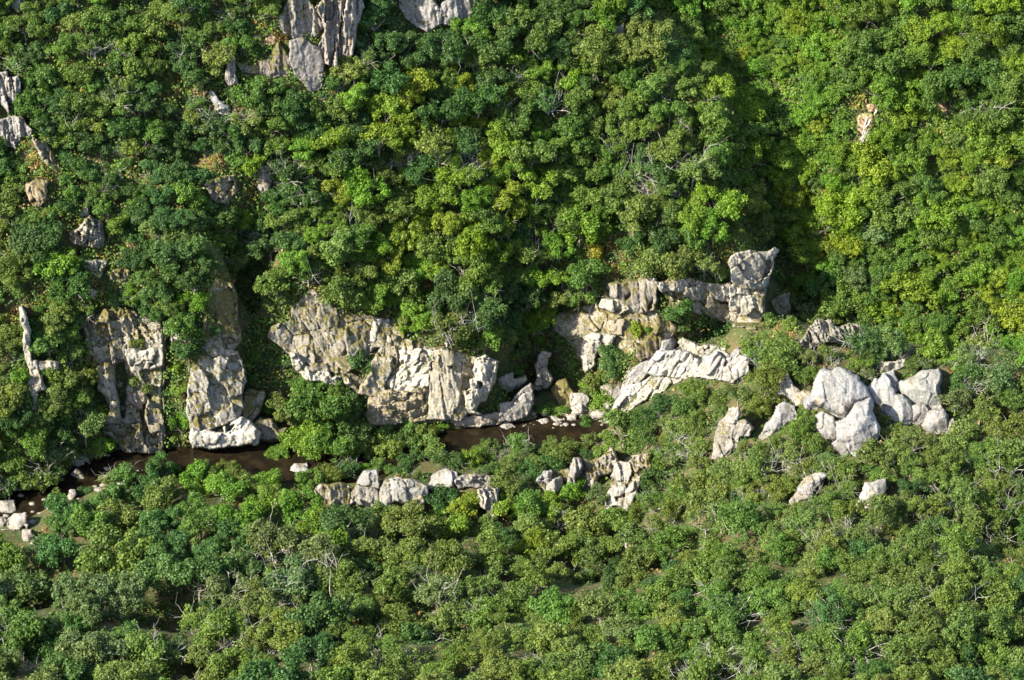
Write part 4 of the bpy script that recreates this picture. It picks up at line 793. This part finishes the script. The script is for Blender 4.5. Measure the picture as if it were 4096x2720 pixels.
def plant(kind, u, v, rpx, color, style, twig=0.3, pull=None, hlim=3.2):
    shown = rpx
    if kind != 'shrub': rpx = rpx * 1.22
    d = float(depth(u, v)); r = rpx * d * KX
    pull = 0.75 if pull is None else pull
    p = at_depth(u, v, d - pull * r)
    zb = float(ground(p[0], p[1]))
    hc = p[2] - zb
    if hc > hlim * r + 1.5:
        p = at_depth(u, v, d - 0.25 * r); zb = float(ground(p[0], p[1])); hc = p[2] - zb
    if hc < 0.3 * r:
        hc = 0.3 * r; zb = p[2] - hc
    root = bpy.data.objects.new(kind, None); COL.objects.link(root); root.location = (p[0], p[1], zb - 0.15)
    hc += 0.15
    c = bpy.data.objects.new('crown', rnd.choice(CROWNS[style])); COL.objects.link(c); c.parent = root
    c.location = (0, 0, hc); s = r * 1.02
    c.scale = (s * rnd.uniform(0.92, 1.1), s * rnd.uniform(0.92, 1.1), s * rnd.uniform(0.9, 1.15))
    c.rotation_euler = (rnd.gauss(0, 0.1), rnd.gauss(0, 0.1), rnd.uniform(0, 6.283))
    b = PAL[color]; j = rnd.uniform(0.84, 1.18)
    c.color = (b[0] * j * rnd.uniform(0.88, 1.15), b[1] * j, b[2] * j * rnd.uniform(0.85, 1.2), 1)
    tw = rnd.random() < twig * 0.6
    tk = bpy.data.objects.new('trunk', rnd.choice(TWIGGY if tw else TRUNKS)); COL.objects.link(tk); tk.parent = root
    tk.rotation_euler = (0, 0, rnd.uniform(0, 6.283)); q = r * (1.0 if tw else 0.8)
    tk.scale = (q, q, hc) if hc < 1.6 * r else (q, q, hc * 0.98)
    root['group'] = GRP[kind]; root['category'] = 'shrub' if kind == 'shrub' else 'tree'
    TREES.append((root, kind, color, shown, u, v, tw))
    return root

# areas of the picture's ground that carry no crowns
GULLIES = [np.array(q, float) for q in [
 [(930,1050),(975,1040),(1010,1150),(1060,1300),(1085,1420),(1120,1500),(1090,1620),(1030,1560),(985,1400),(960,1250),(945,1150)],
 [(3060,960),(3110,940),(3190,1020),(3200,1080),(3130,1170),(3060,1235),(3045,1200),(3080,1080),(3090,1010)],
 [(2250,1350),(2300,1400),(2290,1470),(2200,1530),(2080,1610),(1900,1690),(1880,1650),(2000,1570),(2040,1450),(2180,1480)],
 [(3095,330),(3150,330),(3150,400),(3135,480),(3160,600),(3140,620),(3120,520),(3110,420)],
 P(7,[(940,1000),(1340,900),(1330,1060),(1200,1100),(1170,1280),(960,1280),(930,1100)]), P(7,[(90,850),(400,790),(450,880),(300,960),(100,900)]), P(7,[(1200,1420),(1400,1400),(1480,1470),(1300,1510),(1210,1500)]),
 P(8,[(510,1110),(680,1070),(690,1170),(560,1210),(500,1150)]), P(8,[(200,830),(340,740),(330,850),(240,880)]), P(7,[(0,1050),(90,1030),(110,1180),(0,1200)]),
 [(480,1440),(510,1430),(510,1600),(480,1680),(460,1600)], [(650,1330),(680,1350),(670,1500),(650,1700),(645,1500)]]]
WATERV = [np.array(q, float) for q in [
 [(340,1850),(420,1820),(560,1800),(760,1785),(1050,1790),(1160,1820),(1180,1880),(1120,1900),(1000,1870),(900,1830),(700,1835),(560,1840),(430,1880),(330,1920),(200,2000),(120,2040),(110,1990),(200,1930),(300,1890)],
 [(1760,1730),(1860,1700),(2000,1690),(2110,1700),(2200,1720),(2230,1710),(2400,1690),(2400,1720),(2250,1735),(2100,1745),(1950,1755),(1850,1790),(1720,1790)],
 [(0,1990),(130,1990),(150,2180),(60,2190),(0,2120)]]]
GAPS = [(140,800,55), (215,660,45), (80,560,40), (150,640,36), (175,735,50), (720,385,45), (690,330,35), (1050,110,45), (1120,140,45), (860,660,36), (1010,770,50), (640,190,36), (700,100,30), (330,905,40), (420,1000,45), (450,1060,40), (380,1170,40), (250,1120,40), (60,1260,36), (160,1180,36), (1250,720,36), (2350,930,42), (2440,960,45), (2260,1030,40), (1700,1130,36), (1490,1235,30), (2450,1080,40), (2900,1010,36), (2990,880,34), (3750,500,45), (3420,400,40), (3920,560,40), (1580,170,32), (2020,60,34), (900,1120,40), (1200,1180,45), (1180,1250,40), (3560,40,30), (3300,1480,40), (3130,1330,40), (3400,1900,30), (2700,2010,26)]
def ring(u, v, r): return np.array([(u + r * math.cos(a) * (1 + 0.25 * math.sin(3 * a + u)), v + 0.9 * r * math.sin(a) * (1 + 0.2 * math.sin(2 * a + v))) for a in np.linspace(0, 2 * math.pi, 11)[:-1]])
GAPS = [ring(*q) for q in GAPS]
CLEAR = ROCKPOLY + GULLIES + WATERV + GAPS
CB = [(q.min(0), q.max(0), q) for q in CLEAR]
ang = np.linspace(0, 2 * math.pi, 9)[:-1]
def blocked(u, v, r, frac=0.2):
    su = np.r_[u, u + 0.55 * r * np.cos(ang), u + 0.95 * r * np.cos(ang)]; sv = np.r_[v, v + 0.5 * r * np.sin(ang), v + 0.85 * r * np.sin(ang)]
    bad = np.zeros(len(su), bool)
    for lo, hi, q in CB:
        if hi[0] < u - r or lo[0] > u + r or hi[1] < v - r or lo[1] > v + r: continue
        bad |= inside(su, sv, q)
    return bad[0] or bad.mean() > frac

# trees the photograph singles out
for kind, u, v, r, c, st, lab in [
  ('alder_tree', 1290, 1640, 105, 'mid green', 'dense', None), ('alder_tree', 1235, 1760, 80, 'bright green', 'dense', None), ('alder_tree', 1340, 1790, 78, 'mid green', 'dense', None), ('alder_tree', 1400, 1640, 66, 'dark green', 'dense', None), ('alder_tree', 1110, 1800, 44, 'bright green', 'dense', None), ('alder_tree', 1260, 1560, 50, 'mid green', 'dense', None), ('alder_tree', 1345, 1560, 46, 'mid green', 'dense', None), ('alder_tree', 1180, 1680, 42, 'mid green', 'dense', None),
  ('shrub', 2465, 1440, 84, 'blue-green', 'dense', 'round blue-green bush standing alone in front of the ledges'),
  ('chestnut_tree', 3075, 182, 42, 'bright green', 'dense', 'round vine-covered crown with a hard shadow on the vine carpet'),
  ('chestnut_tree', 2955, 215, 34, 'yellow-green', 'dense', None), ('chestnut_tree', 3010, 195, 30, 'bright green', 'dense', None),
  ('shrub', 1450, 1440, 72, 'dark green', 'bush', 'dark bush growing in front of the mossy brown cliff'),
  ('shrub', 1790, 1500, 46, 'dark green', 'bush', None), ('shrub', 1850, 1475, 34, 'olive green', 'bush', None), ('shrub', 2080, 1410, 60, 'dark green', 'bush', None), ('shrub', 2150, 1350, 40, 'bright green', 'bush', None), ('shrub', 2070, 1480, 40, 'mid green', 'bush', None),
  ('shrub', 2720, 1240, 68, 'dark green', 'bush', None), ('shrub', 2680, 1300, 40, 'olive green', 'bush', None), ('shrub', 2560, 1335, 52, 'yellow-green', 'bush', None), ('shrub', 2610, 1330, 42, 'bright green', 'bush', None),
  ('shrub', 2800, 1290, 48, 'dark green', 'bush', None), ('shrub', 2860, 1300, 52, 'dark green', 'bush', None), ('shrub', 2915, 1320, 46, 'olive green', 'bush', None),
  ('shrub', 3090, 1290, 60, 'mid green', 'bush', None), ('shrub', 3165, 1300, 48, 'mid green', 'bush', None), ('shrub', 2340, 1560, 50, 'bright green', 'bush', None), ('shrub', 2400, 1610, 40, 'bright green', 'bush', None), ('shrub', 2180, 1640, 58, 'mid green', 'bush', None), ('shrub', 2240, 1650, 34, 'bright green', 'bush', None),
  ('shrub', 2350, 1690, 40, 'mid green', 'bush', None), ('shrub', 2300, 1460, 30, 'olive green', 'bush', None),
  ('shrub', 750, 1395, 66, 'dark green', 'bush', None), ('shrub', 700, 1470, 40, 'yellow-green', 'bush', None), ('shrub', 720, 1560, 50, 'bright green', 'bush', None), ('shrub', 725, 1700, 56, 'bright green', 'bush', None), ('shrub', 715, 1760, 40, 'mid green', 'bush', None),
  ('shrub', 570, 1520, 66, 'olive green', 'bush', None), ('shrub', 530, 1640, 38, 'olive green', 'bush', None), ('shrub', 545, 1360, 46, 'olive green', 'bush', None), ('shrub', 470, 1310, 40, 'dark green', 'bush', None),
  ('shrub', 400, 1640, 46, 'yellow-green', 'bush', None), ('shrub', 420, 1770, 62, 'bright green', 'bush', None), ('shrub', 895, 1470, 22, 'bright green', 'bush', None), ('shrub', 905, 1545, 32, 'mid green', 'bush', None), ('shrub', 875, 1310, 48, 'dark green', 'bush', None), ('shrub', 910, 1200, 36, 'olive green', 'bush', None), ('shrub', 850, 1670, 30, 'olive green', 'bush', None),
  ('shrub', 1000, 1420, 46, 'mid green', 'scrub', 'young tree catching the sun in the mouth of the long gully'), ('shrub', 1015, 1530, 34, 'mid green', 'bush', None), ('shrub', 975, 1265, 14, 'bright green', 'bush', None), ('shrub', 1090, 1640, 40, 'mid green', 'bush', None),
  ('shrub', 1640, 1690, 50, 'mid green', 'bush', None), ('shrub', 1540, 1720, 44, 'mid green', 'bush', None), ('shrub', 1760, 1715, 36, 'bright green', 'bush', None), ('shrub', 3000, 1010, 40, 'olive green', 'bush', None), ('shrub', 2960, 1000, 36, 'olive green', 'bush', None),
  ('shrub', 3400, 1640, 30, 'olive green', 'bush', None), ('shrub', 3230, 1640, 34, 'olive green', 'bush', None), ('shrub', 3165, 1500, 48, 'olive green', 'bush', None), ('shrub', 3600, 1720, 40, 'olive green', 'bush', None),
  ('oak_tree', 1810, 2110, 86, 'bright green', 'oak', 'round bright green oak directly below the long near ledge'),
  ('oak_tree', 2010, 2020, 64, 'yellow-green', 'oak', None), ('oak_tree', 2300, 1960, 56, 'bright green', 'oak', None),
  ('chestnut_tree', 3230, 1010, 70, 'bright green', 'dense', None), ('forest_oak', 2360, 1010, 46, 'golden', 'bush', None), ('forest_oak', 1850, 330, 52, 'yellow-green', 'oak', None), ('chestnut_tree', 3890, 1330, 36, 'yellow-green', 'dense', None), ('chestnut_tree', 3960, 120, 66, 'yellow-green', 'dense', None), ('chestnut_tree', 3810, 180, 60, 'yellow-green', 'dense', None)]:
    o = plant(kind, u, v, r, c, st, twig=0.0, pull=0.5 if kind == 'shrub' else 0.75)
    if lab: o['label'] = lab
placed = [(t[4], t[5], t[3]) for t in TREES]
# bright patches seen in the photograph: centre, radius, colour
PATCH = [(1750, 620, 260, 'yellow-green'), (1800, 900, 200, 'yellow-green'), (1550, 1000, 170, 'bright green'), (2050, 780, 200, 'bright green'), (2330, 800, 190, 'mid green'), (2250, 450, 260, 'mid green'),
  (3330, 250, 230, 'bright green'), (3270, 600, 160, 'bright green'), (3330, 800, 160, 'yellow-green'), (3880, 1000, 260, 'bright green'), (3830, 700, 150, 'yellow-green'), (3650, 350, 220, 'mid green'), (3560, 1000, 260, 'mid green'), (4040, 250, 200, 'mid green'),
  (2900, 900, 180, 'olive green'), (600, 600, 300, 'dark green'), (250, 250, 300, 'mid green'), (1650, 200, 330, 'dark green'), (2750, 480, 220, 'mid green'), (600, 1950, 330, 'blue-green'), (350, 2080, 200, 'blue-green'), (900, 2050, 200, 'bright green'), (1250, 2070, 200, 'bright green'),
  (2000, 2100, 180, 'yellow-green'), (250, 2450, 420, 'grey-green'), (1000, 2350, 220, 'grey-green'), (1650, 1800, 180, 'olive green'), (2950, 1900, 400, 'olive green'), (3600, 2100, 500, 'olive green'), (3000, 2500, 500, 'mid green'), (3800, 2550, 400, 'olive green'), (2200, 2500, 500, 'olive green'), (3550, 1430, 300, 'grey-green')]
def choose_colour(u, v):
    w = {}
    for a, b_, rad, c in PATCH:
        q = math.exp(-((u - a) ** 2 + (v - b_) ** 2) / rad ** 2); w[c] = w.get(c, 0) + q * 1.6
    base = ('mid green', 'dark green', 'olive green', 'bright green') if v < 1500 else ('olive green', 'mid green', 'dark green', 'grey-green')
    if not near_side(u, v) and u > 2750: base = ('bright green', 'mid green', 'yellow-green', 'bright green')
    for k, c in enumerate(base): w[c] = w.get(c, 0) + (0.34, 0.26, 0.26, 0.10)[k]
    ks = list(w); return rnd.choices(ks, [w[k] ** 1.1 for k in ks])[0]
def near_side(u, v):   # the near slope and spur
    xs = [-400, 0, 400, 800, 1150, 1400, 1750, 2400, 2480, 2700, 2980, 3100, 3300, 3600, 4096, 4500]; ys = [2230, 2080, 1900, 1860, 1870, 1800, 1790, 1730, 1640, 1480, 1330, 1300, 1330, 1370, 1450, 1480]
    return v > np.interp(u, xs, ys)
VINE = [np.array(q, float) for q in [[(2720,150),(2800,60),(3100,0),(3400,0),(3420,150),(3380,330),(3340,520),(3420,640),(3300,900),(3250,1100),(3190,900),(3160,600),(3120,330),(2980,280),(2880,330),(2780,250)], [(3700,420),(3850,480),(3900,640),(4096,900),(4096,1250),(3850,1150),(3760,900),(3780,700)]]]
def kind_at(u, v):
    if near_side(u, v):
        if u < 1000 and v < 2150 and u > 200: return 'alder_tree', (56, 92), 'alder', 0.05
        if u < 1400 and v > 2050: return 'oak_tree', (74, 124), 'oak', 0.3
        if v < 1900 and u < 2400: return 'thin_oak', (44, 66), 'thin', 0.5
        if u > 2500 and v < 2250: return ('thin_oak' if rnd.random() < 0.55 else 'oak_tree'), (52, 84), 'thin', 0.55
        return ('oak_tree', (60, 96), 'oak', 0.3) if rnd.random() < 0.72 else ('thin_oak', (60, 90), 'thin', 0.4)
    if u > 2700 + max(0, (v - 300)) * 0.42 or (u > 2560 and v < 260):
        for q in VINE:
            if inside(np.array([u]), np.array([v]), q)[0]: return 'low_chestnut', (40, 66), 'dense', 0.0
        return ('chestnut_tree', (56, 96), 'dense', 0.05) if rnd.random() < 0.7 else ('low_chestnut', (50, 84), 'oak', 0.05)
    if u > 1300 and v < 1330: return 'forest_oak', (54, 88), 'oak', 0.2
    return 'scrub_oak', (42, 72), 'scrub' if rnd.random() < 0.6 else 'oak', 0.25
cand = 0; fails = 0
LIM = {'low_chestnut': 298, 'thin_oak': 298, 'oak_tree': 298, 'chestnut_tree': 298, 'forest_oak': 298, 'scrub_oak': 298, 'alder_tree': 120}
cnt = {}
PL = np.array(placed, float)
PLl = [tuple(x) for x in placed]
for it in range(28000):
    u = rnd.uniform(-130, 4230); v = rnd.uniform(-130, 2850)
    kind, (r0, r1), st, tw = kind_at(u, v)
    sc_ = 1.0 if it < 9000 else (0.74 if it < 17000 else 0.5)
    r = rnd.uniform(r0, r1) * sc_
    A = np.array(PLl)
    dd = np.hypot(A[:, 0] - u, A[:, 1] - v)
    if (dd < (0.54 if kind in ('chestnut_tree', 'low_chestnut') else 0.60) * (A[:, 2] + r)).any(): continue
    if blocked(u, v, r * 1.32, 0.13): continue
    if cnt.get(kind, 0) >= LIM[kind]: continue
    cnt[kind] = cnt.get(kind, 0) + 1
    plant(kind, u, v, r, choose_colour(u, v), st, tw, pull={'chestnut_tree': 0.5, 'low_chestnut': 0.35, 'scrub_oak': 0.7, 'forest_oak': 0.85, 'alder_tree': 1.7, 'thin_oak': 1.2, 'oak_tree': 1.7 if u < 1700 else 1.3}[kind])
    PLl.append((u, v, r))
import sys; print('TREES', cnt, len(TREES), file=sys.stderr)

# dead and bare trees, pale branches
G6 = 'bare dead trees standing in the woods'
for u, v, r, lab in [(1625, 655, 60, 'bare pale tree in a dark gap among the yellow-green oaks'), (1530, 650, 45, 'small bare tree on the rim of the yellow-green oaks'), (2575, 705, 60, 'fallen bare tree with a fan of white branches on the middle slope'),
   (2400, 560, 40, 'grey leafless tree high in the middle wood'), (1860, 600, 45, 'grey bare crown behind the tallest yellow-green oak'), (385, 2225, 75, 'big bare tree with spreading pale limbs below the alders'), (560, 2170, 55, 'broken dead tree with reddish stump in a shaded gap'),
   (1775, 2385, 70, 'white skeleton tree lit in front of a dark hollow'), (2235, 2085, 62, 'bare upright tree in front of the jagged ridge'), (1120, 2320, 45, 'bare tree beside the round olive crown'), (500, 2390, 65, 'half bare tree leaning over the dark hollow'),
   (1270, 2600, 50, 'small white-stemmed bare tree at the bottom of the wood'), (3600, 1410, 55, 'spiky bare tree on the spur crest'), (3920, 1440, 60, 'grey leafless tree at the end of the spur crest'), (3330, 1450, 45, 'forked bare tree just above the domed boulder'),
   (3700, 2370, 60, 'pale broken branches in the lower wood of the spur'), (3010, 2010, 55, 'bare white tree among olive oaks below the leaning pillar'), (1310, 870, 42, 'silvery bare tree over the long gully'), (3840, 105, 45, 'grey twiggy tree beside a yellow-green chestnut'), (90, 2670, 60, 'bare tree in the bottom corner'),
   (2210, 1010, 40, 'leafless tangle above the dark stained ledge'), (1290, 420, 40, 'thin bare tree under the columned crag'), (2020, 830, 34, 'twisted bare branch above the arched pinnacle'), (3250, 1960, 50, 'bent bare tree beside the sloping lone boulder'), (2500, 2000, 40, 'bare thin tree by the white-streaked slabs'), (1990, 1820, 46, 'bare spreading tree on the bank of the brown pool')]:
    d = float(depth(u, v)); q = r * d * KX; p = at_depth(u, v, d - 0.9 * q); zb = float(ground(p[0], p[1])); hc = max(p[2] - zb, 1.2 * q)
    root = bpy.data.objects.new('dead_tree', None); COL.objects.link(root); root.location = (p[0], p[1], p[2] - hc)
    tk = bpy.data.objects.new('trunk', rnd.choice(DEADS)); COL.objects.link(tk); tk.parent = root
    tk.scale = (q * 0.95, q * 0.95, hc * 0.95); tk.rotation_euler = (0, 0, rnd.uniform(0, 6.28))
    tag(root, lab, 'tree', G6)
# fallen pale trunks on the landslip
G7 = 'fallen trunks on the landslip'
for k, (x1, y1, x2, y2, lab) in enumerate([(1300,785,1262,905,'longest pale trunk lying down the landslip'),(1325,800,1275,880,'pale trunk crossing the top of the landslip'),(1310,870,1270,960,'forked-looking trunk half way down the landslip'),(1285,880,1240,1000,'lowest pale trunk on the landslip'),(1318,890,1290,950,'short pale trunk at the edge of the landslip'),(1360,740,1345,780,'short trunk above the landslip')]):
    a = P(3, [(x1, y1), (x2, y2)])
    p0 = at_depth(a[0,0], a[0,1], depth(a[0,0], a[0,1]) - 1.3); p1 = at_depth(a[1,0], a[1,1], depth(a[1,0], a[1,1]) - 1.3)
    L = np.linalg.norm(p1 - p0); n = 6; pts = [np.zeros(3) + (p1 - p0) * i / (n - 1) + rng.normal(size=3) * 0.06 for i in range(n)]
    V, Fc = tube(pts, np.linspace(0.17, 0.07, n), 6)
    tag(add_obj('fallen_trunk', fast_mesh('fallen_trunk', V, Fc, M_PALE, smooth_shade=True), None, p0), lab, 'log', G7)

# ------------------------------------------------------------------ undergrowth, vines and moss (nobody could count it)
def tufts(name, label, n, sampler, size, leaves, leaf, colours):
    Pn, Nn, Hn, Tn = [], [], [], []
    pts = sampler(n)
    for u, v in pts:
        d = float(depth(u, v))
        if d > 515: continue
        c = at_depth(u, v, d); r = rnd.uniform(*size)
        if c[2] < 0.5: continue
        k = leaves; g = rng.normal(size=(k, 3)); g[:, 2] = np.abs(g[:, 2]); g /= np.linalg.norm(g, axis=1)[:, None]
        g2 = g.copy(); g2[:, 1] -= 0.4
        Pn.append(c + g2 * (r * rng.uniform(0.4, 1.0, k))[:, None]); Nn.append(g + rng.normal(size=(k, 3)) * 0.4 + np.array([-0.1, -0.3, 0.3]))
        col = np.array(PAL2[rnd.choice(colours)]) * rnd.uniform(0.8, 1.2)
        Hn.append(np.tile(col, (k, 1))); Tn.append(rng.uniform(0, 1, k))
    Pn = np.concatenate(Pn); Nn = np.concatenate(Nn)
    vv, ff = leaf_quads(Pn, Nn, np.full(len(Pn), leaf), 5)
    me = fast_mesh(name, vv, ff, M_UNDER); set_attr(me, 'tone', 'FLOAT', np.concatenate(Tn)); set_attr(me, 'hue', 'FLOAT_COLOR', np.concatenate(Hn))
    tag(add_obj(name, me), label, None, None, 'stuff')
PAL2 = dict(PAL); PAL2.update({'dry': (0.24, 0.17, 0.065), 'tan': (0.17, 0.13, 0.05), 'rust': (0.16, 0.085, 0.03)})
WB = WATERV + ROCKPOLY
def samp_any(n):
    u = rng.uniform(-80, 4180, n); v = rng.uniform(-80, 2790, n); ok = np.ones(n, bool)
    for q in WB: ok &= ~inside(u, v, q)
    return np.c_[u, v][ok]
def samp_poly(polys):
    def f(n):
        o = []
        for q in polys:
            lo, hi = q.min(0), q.max(0); u = rng.uniform(lo[0], hi[0], n // len(polys)); v = rng.uniform(lo[1], hi[1], n // len(polys)); ok = inside(u, v, q)
            for w in WB: ok &= ~inside(u, v, w)
            o.append(np.c_[u, v][ok])
        return np.concatenate(o)
    return f
def samp_far(n):
    q = samp_any(n); return np.array([p for p in q if not near_side(p[0], p[1])])
def samp_near(n):
    q = samp_any(n); return np.array([p for p in q if near_side(p[0], p[1])])
tufts('undergrowth', 'tall scrub and bracken between the trees of the far slope', 13000, samp_far, (0.6, 1.8), 34, 0.15, ['mid green', 'olive green', 'dark green', 'dark green', 'olive green', 'mid green', 'olive green', 'tan', 'mid green', 'bright green'])
tufts('undergrowth', 'low dark scrub under the trees of the near slope', 11000, samp_near, (0.3, 1.1), 20, 0.15, ['mid green', 'dark green', 'dark green', 'olive green', 'dark green', 'mid green', 'tan'])
tufts('vine_carpet', 'bright green vines carpeting the side valley slope', 14000, samp_poly(VINE), (0.3, 0.9), 14, 0.15, ['bright green', 'bright green', 'yellow-green', 'mid green'])
tufts('dry_grass', 'straw-coloured dry grass and bracken in gaps of the wood', 3000, samp_poly(GAPS), (0.25, 0.6), 12, 0.13, ['dry', 'dry', 'tan', 'olive green', 'rust', 'yellow-green'])
BANK = [np.array(q, float) for q in [[(0,1720),(140,1700),(250,1790),(330,1850),(280,1900),(150,1930),(60,1990),(0,1990)], [(1500,1740),(1700,1720),(1800,1720),(1720,1790),(1500,1850),(1400,1830)], [(2300,1500),(2420,1560),(2500,1560),(2440,1650),(2330,1700),(2250,1600)], [(2500,1260),(2640,1250),(2620,1330),(2540,1390),(2500,1350)]]]
tufts('bank_grass', 'fresh green grass and weeds on the river banks', 3600, samp_poly(BANK), (0.2, 0.6), 14, 0.12, ['bright green', 'olive green', 'yellow-green', 'olive green'])

# ------------------------------------------------------------------ labels that single out each tree
ORD = ['first', 'second', 'third', 'fourth', 'fifth', 'sixth', 'seventh', 'eighth', 'ninth', 'tenth', 'eleventh', 'twelfth', 'thirteenth', 'fourteenth', 'fifteenth', 'sixteenth', 'seventeenth', 'eighteenth', 'nineteenth', 'twentieth'] + ['twenty-' + q for q in ('first', 'second', 'third', 'fourth', 'fifth', 'sixth', 'seventh', 'eighth', 'ninth')] + ['thirtieth'] + ['thirty-' + q for q in ('first', 'second', 'third', 'fourth', 'fifth', 'sixth', 'seventh', 'eighth', 'ninth')] + ['fortieth'] * 20
groups = {}
for root, kind, color, rpx, u, v, tw in TREES:
    if 'label' in root: continue
    n, lu, lv = min(LAND, key=lambda q: math.hypot(u - q[1], (v - q[2])))
    dx, dy = u - lu, v - lv
    rel = ('uphill of' if near_side(u, v) == (dy > 0) else 'downhill of') if abs(dy) > abs(dx) else ('sunward of' if dx < 0 else 'shadeward of')
    lo, hi = {'shrub': (36, 55)}.get(kind, (68, 96))
    size = 'small ' if rpx < lo else ('broad ' if rpx > hi else '')
    key = (size + color + ' ' + ('pale-branched ' if tw else '') + WORD[kind], rel, n)
    groups.setdefault(key, []).append((math.hypot(dx, dy), root))
for (look, rel, n), lst in groups.items():
    lst.sort(key=lambda q: q[0])
    for k, (_, root) in enumerate(lst):
        if len(lst) == 1: root['label'] = f'{look} {rel} the {n}'
        else: root['label'] = f'{ORD[k]} {look} {rel} the {n}'
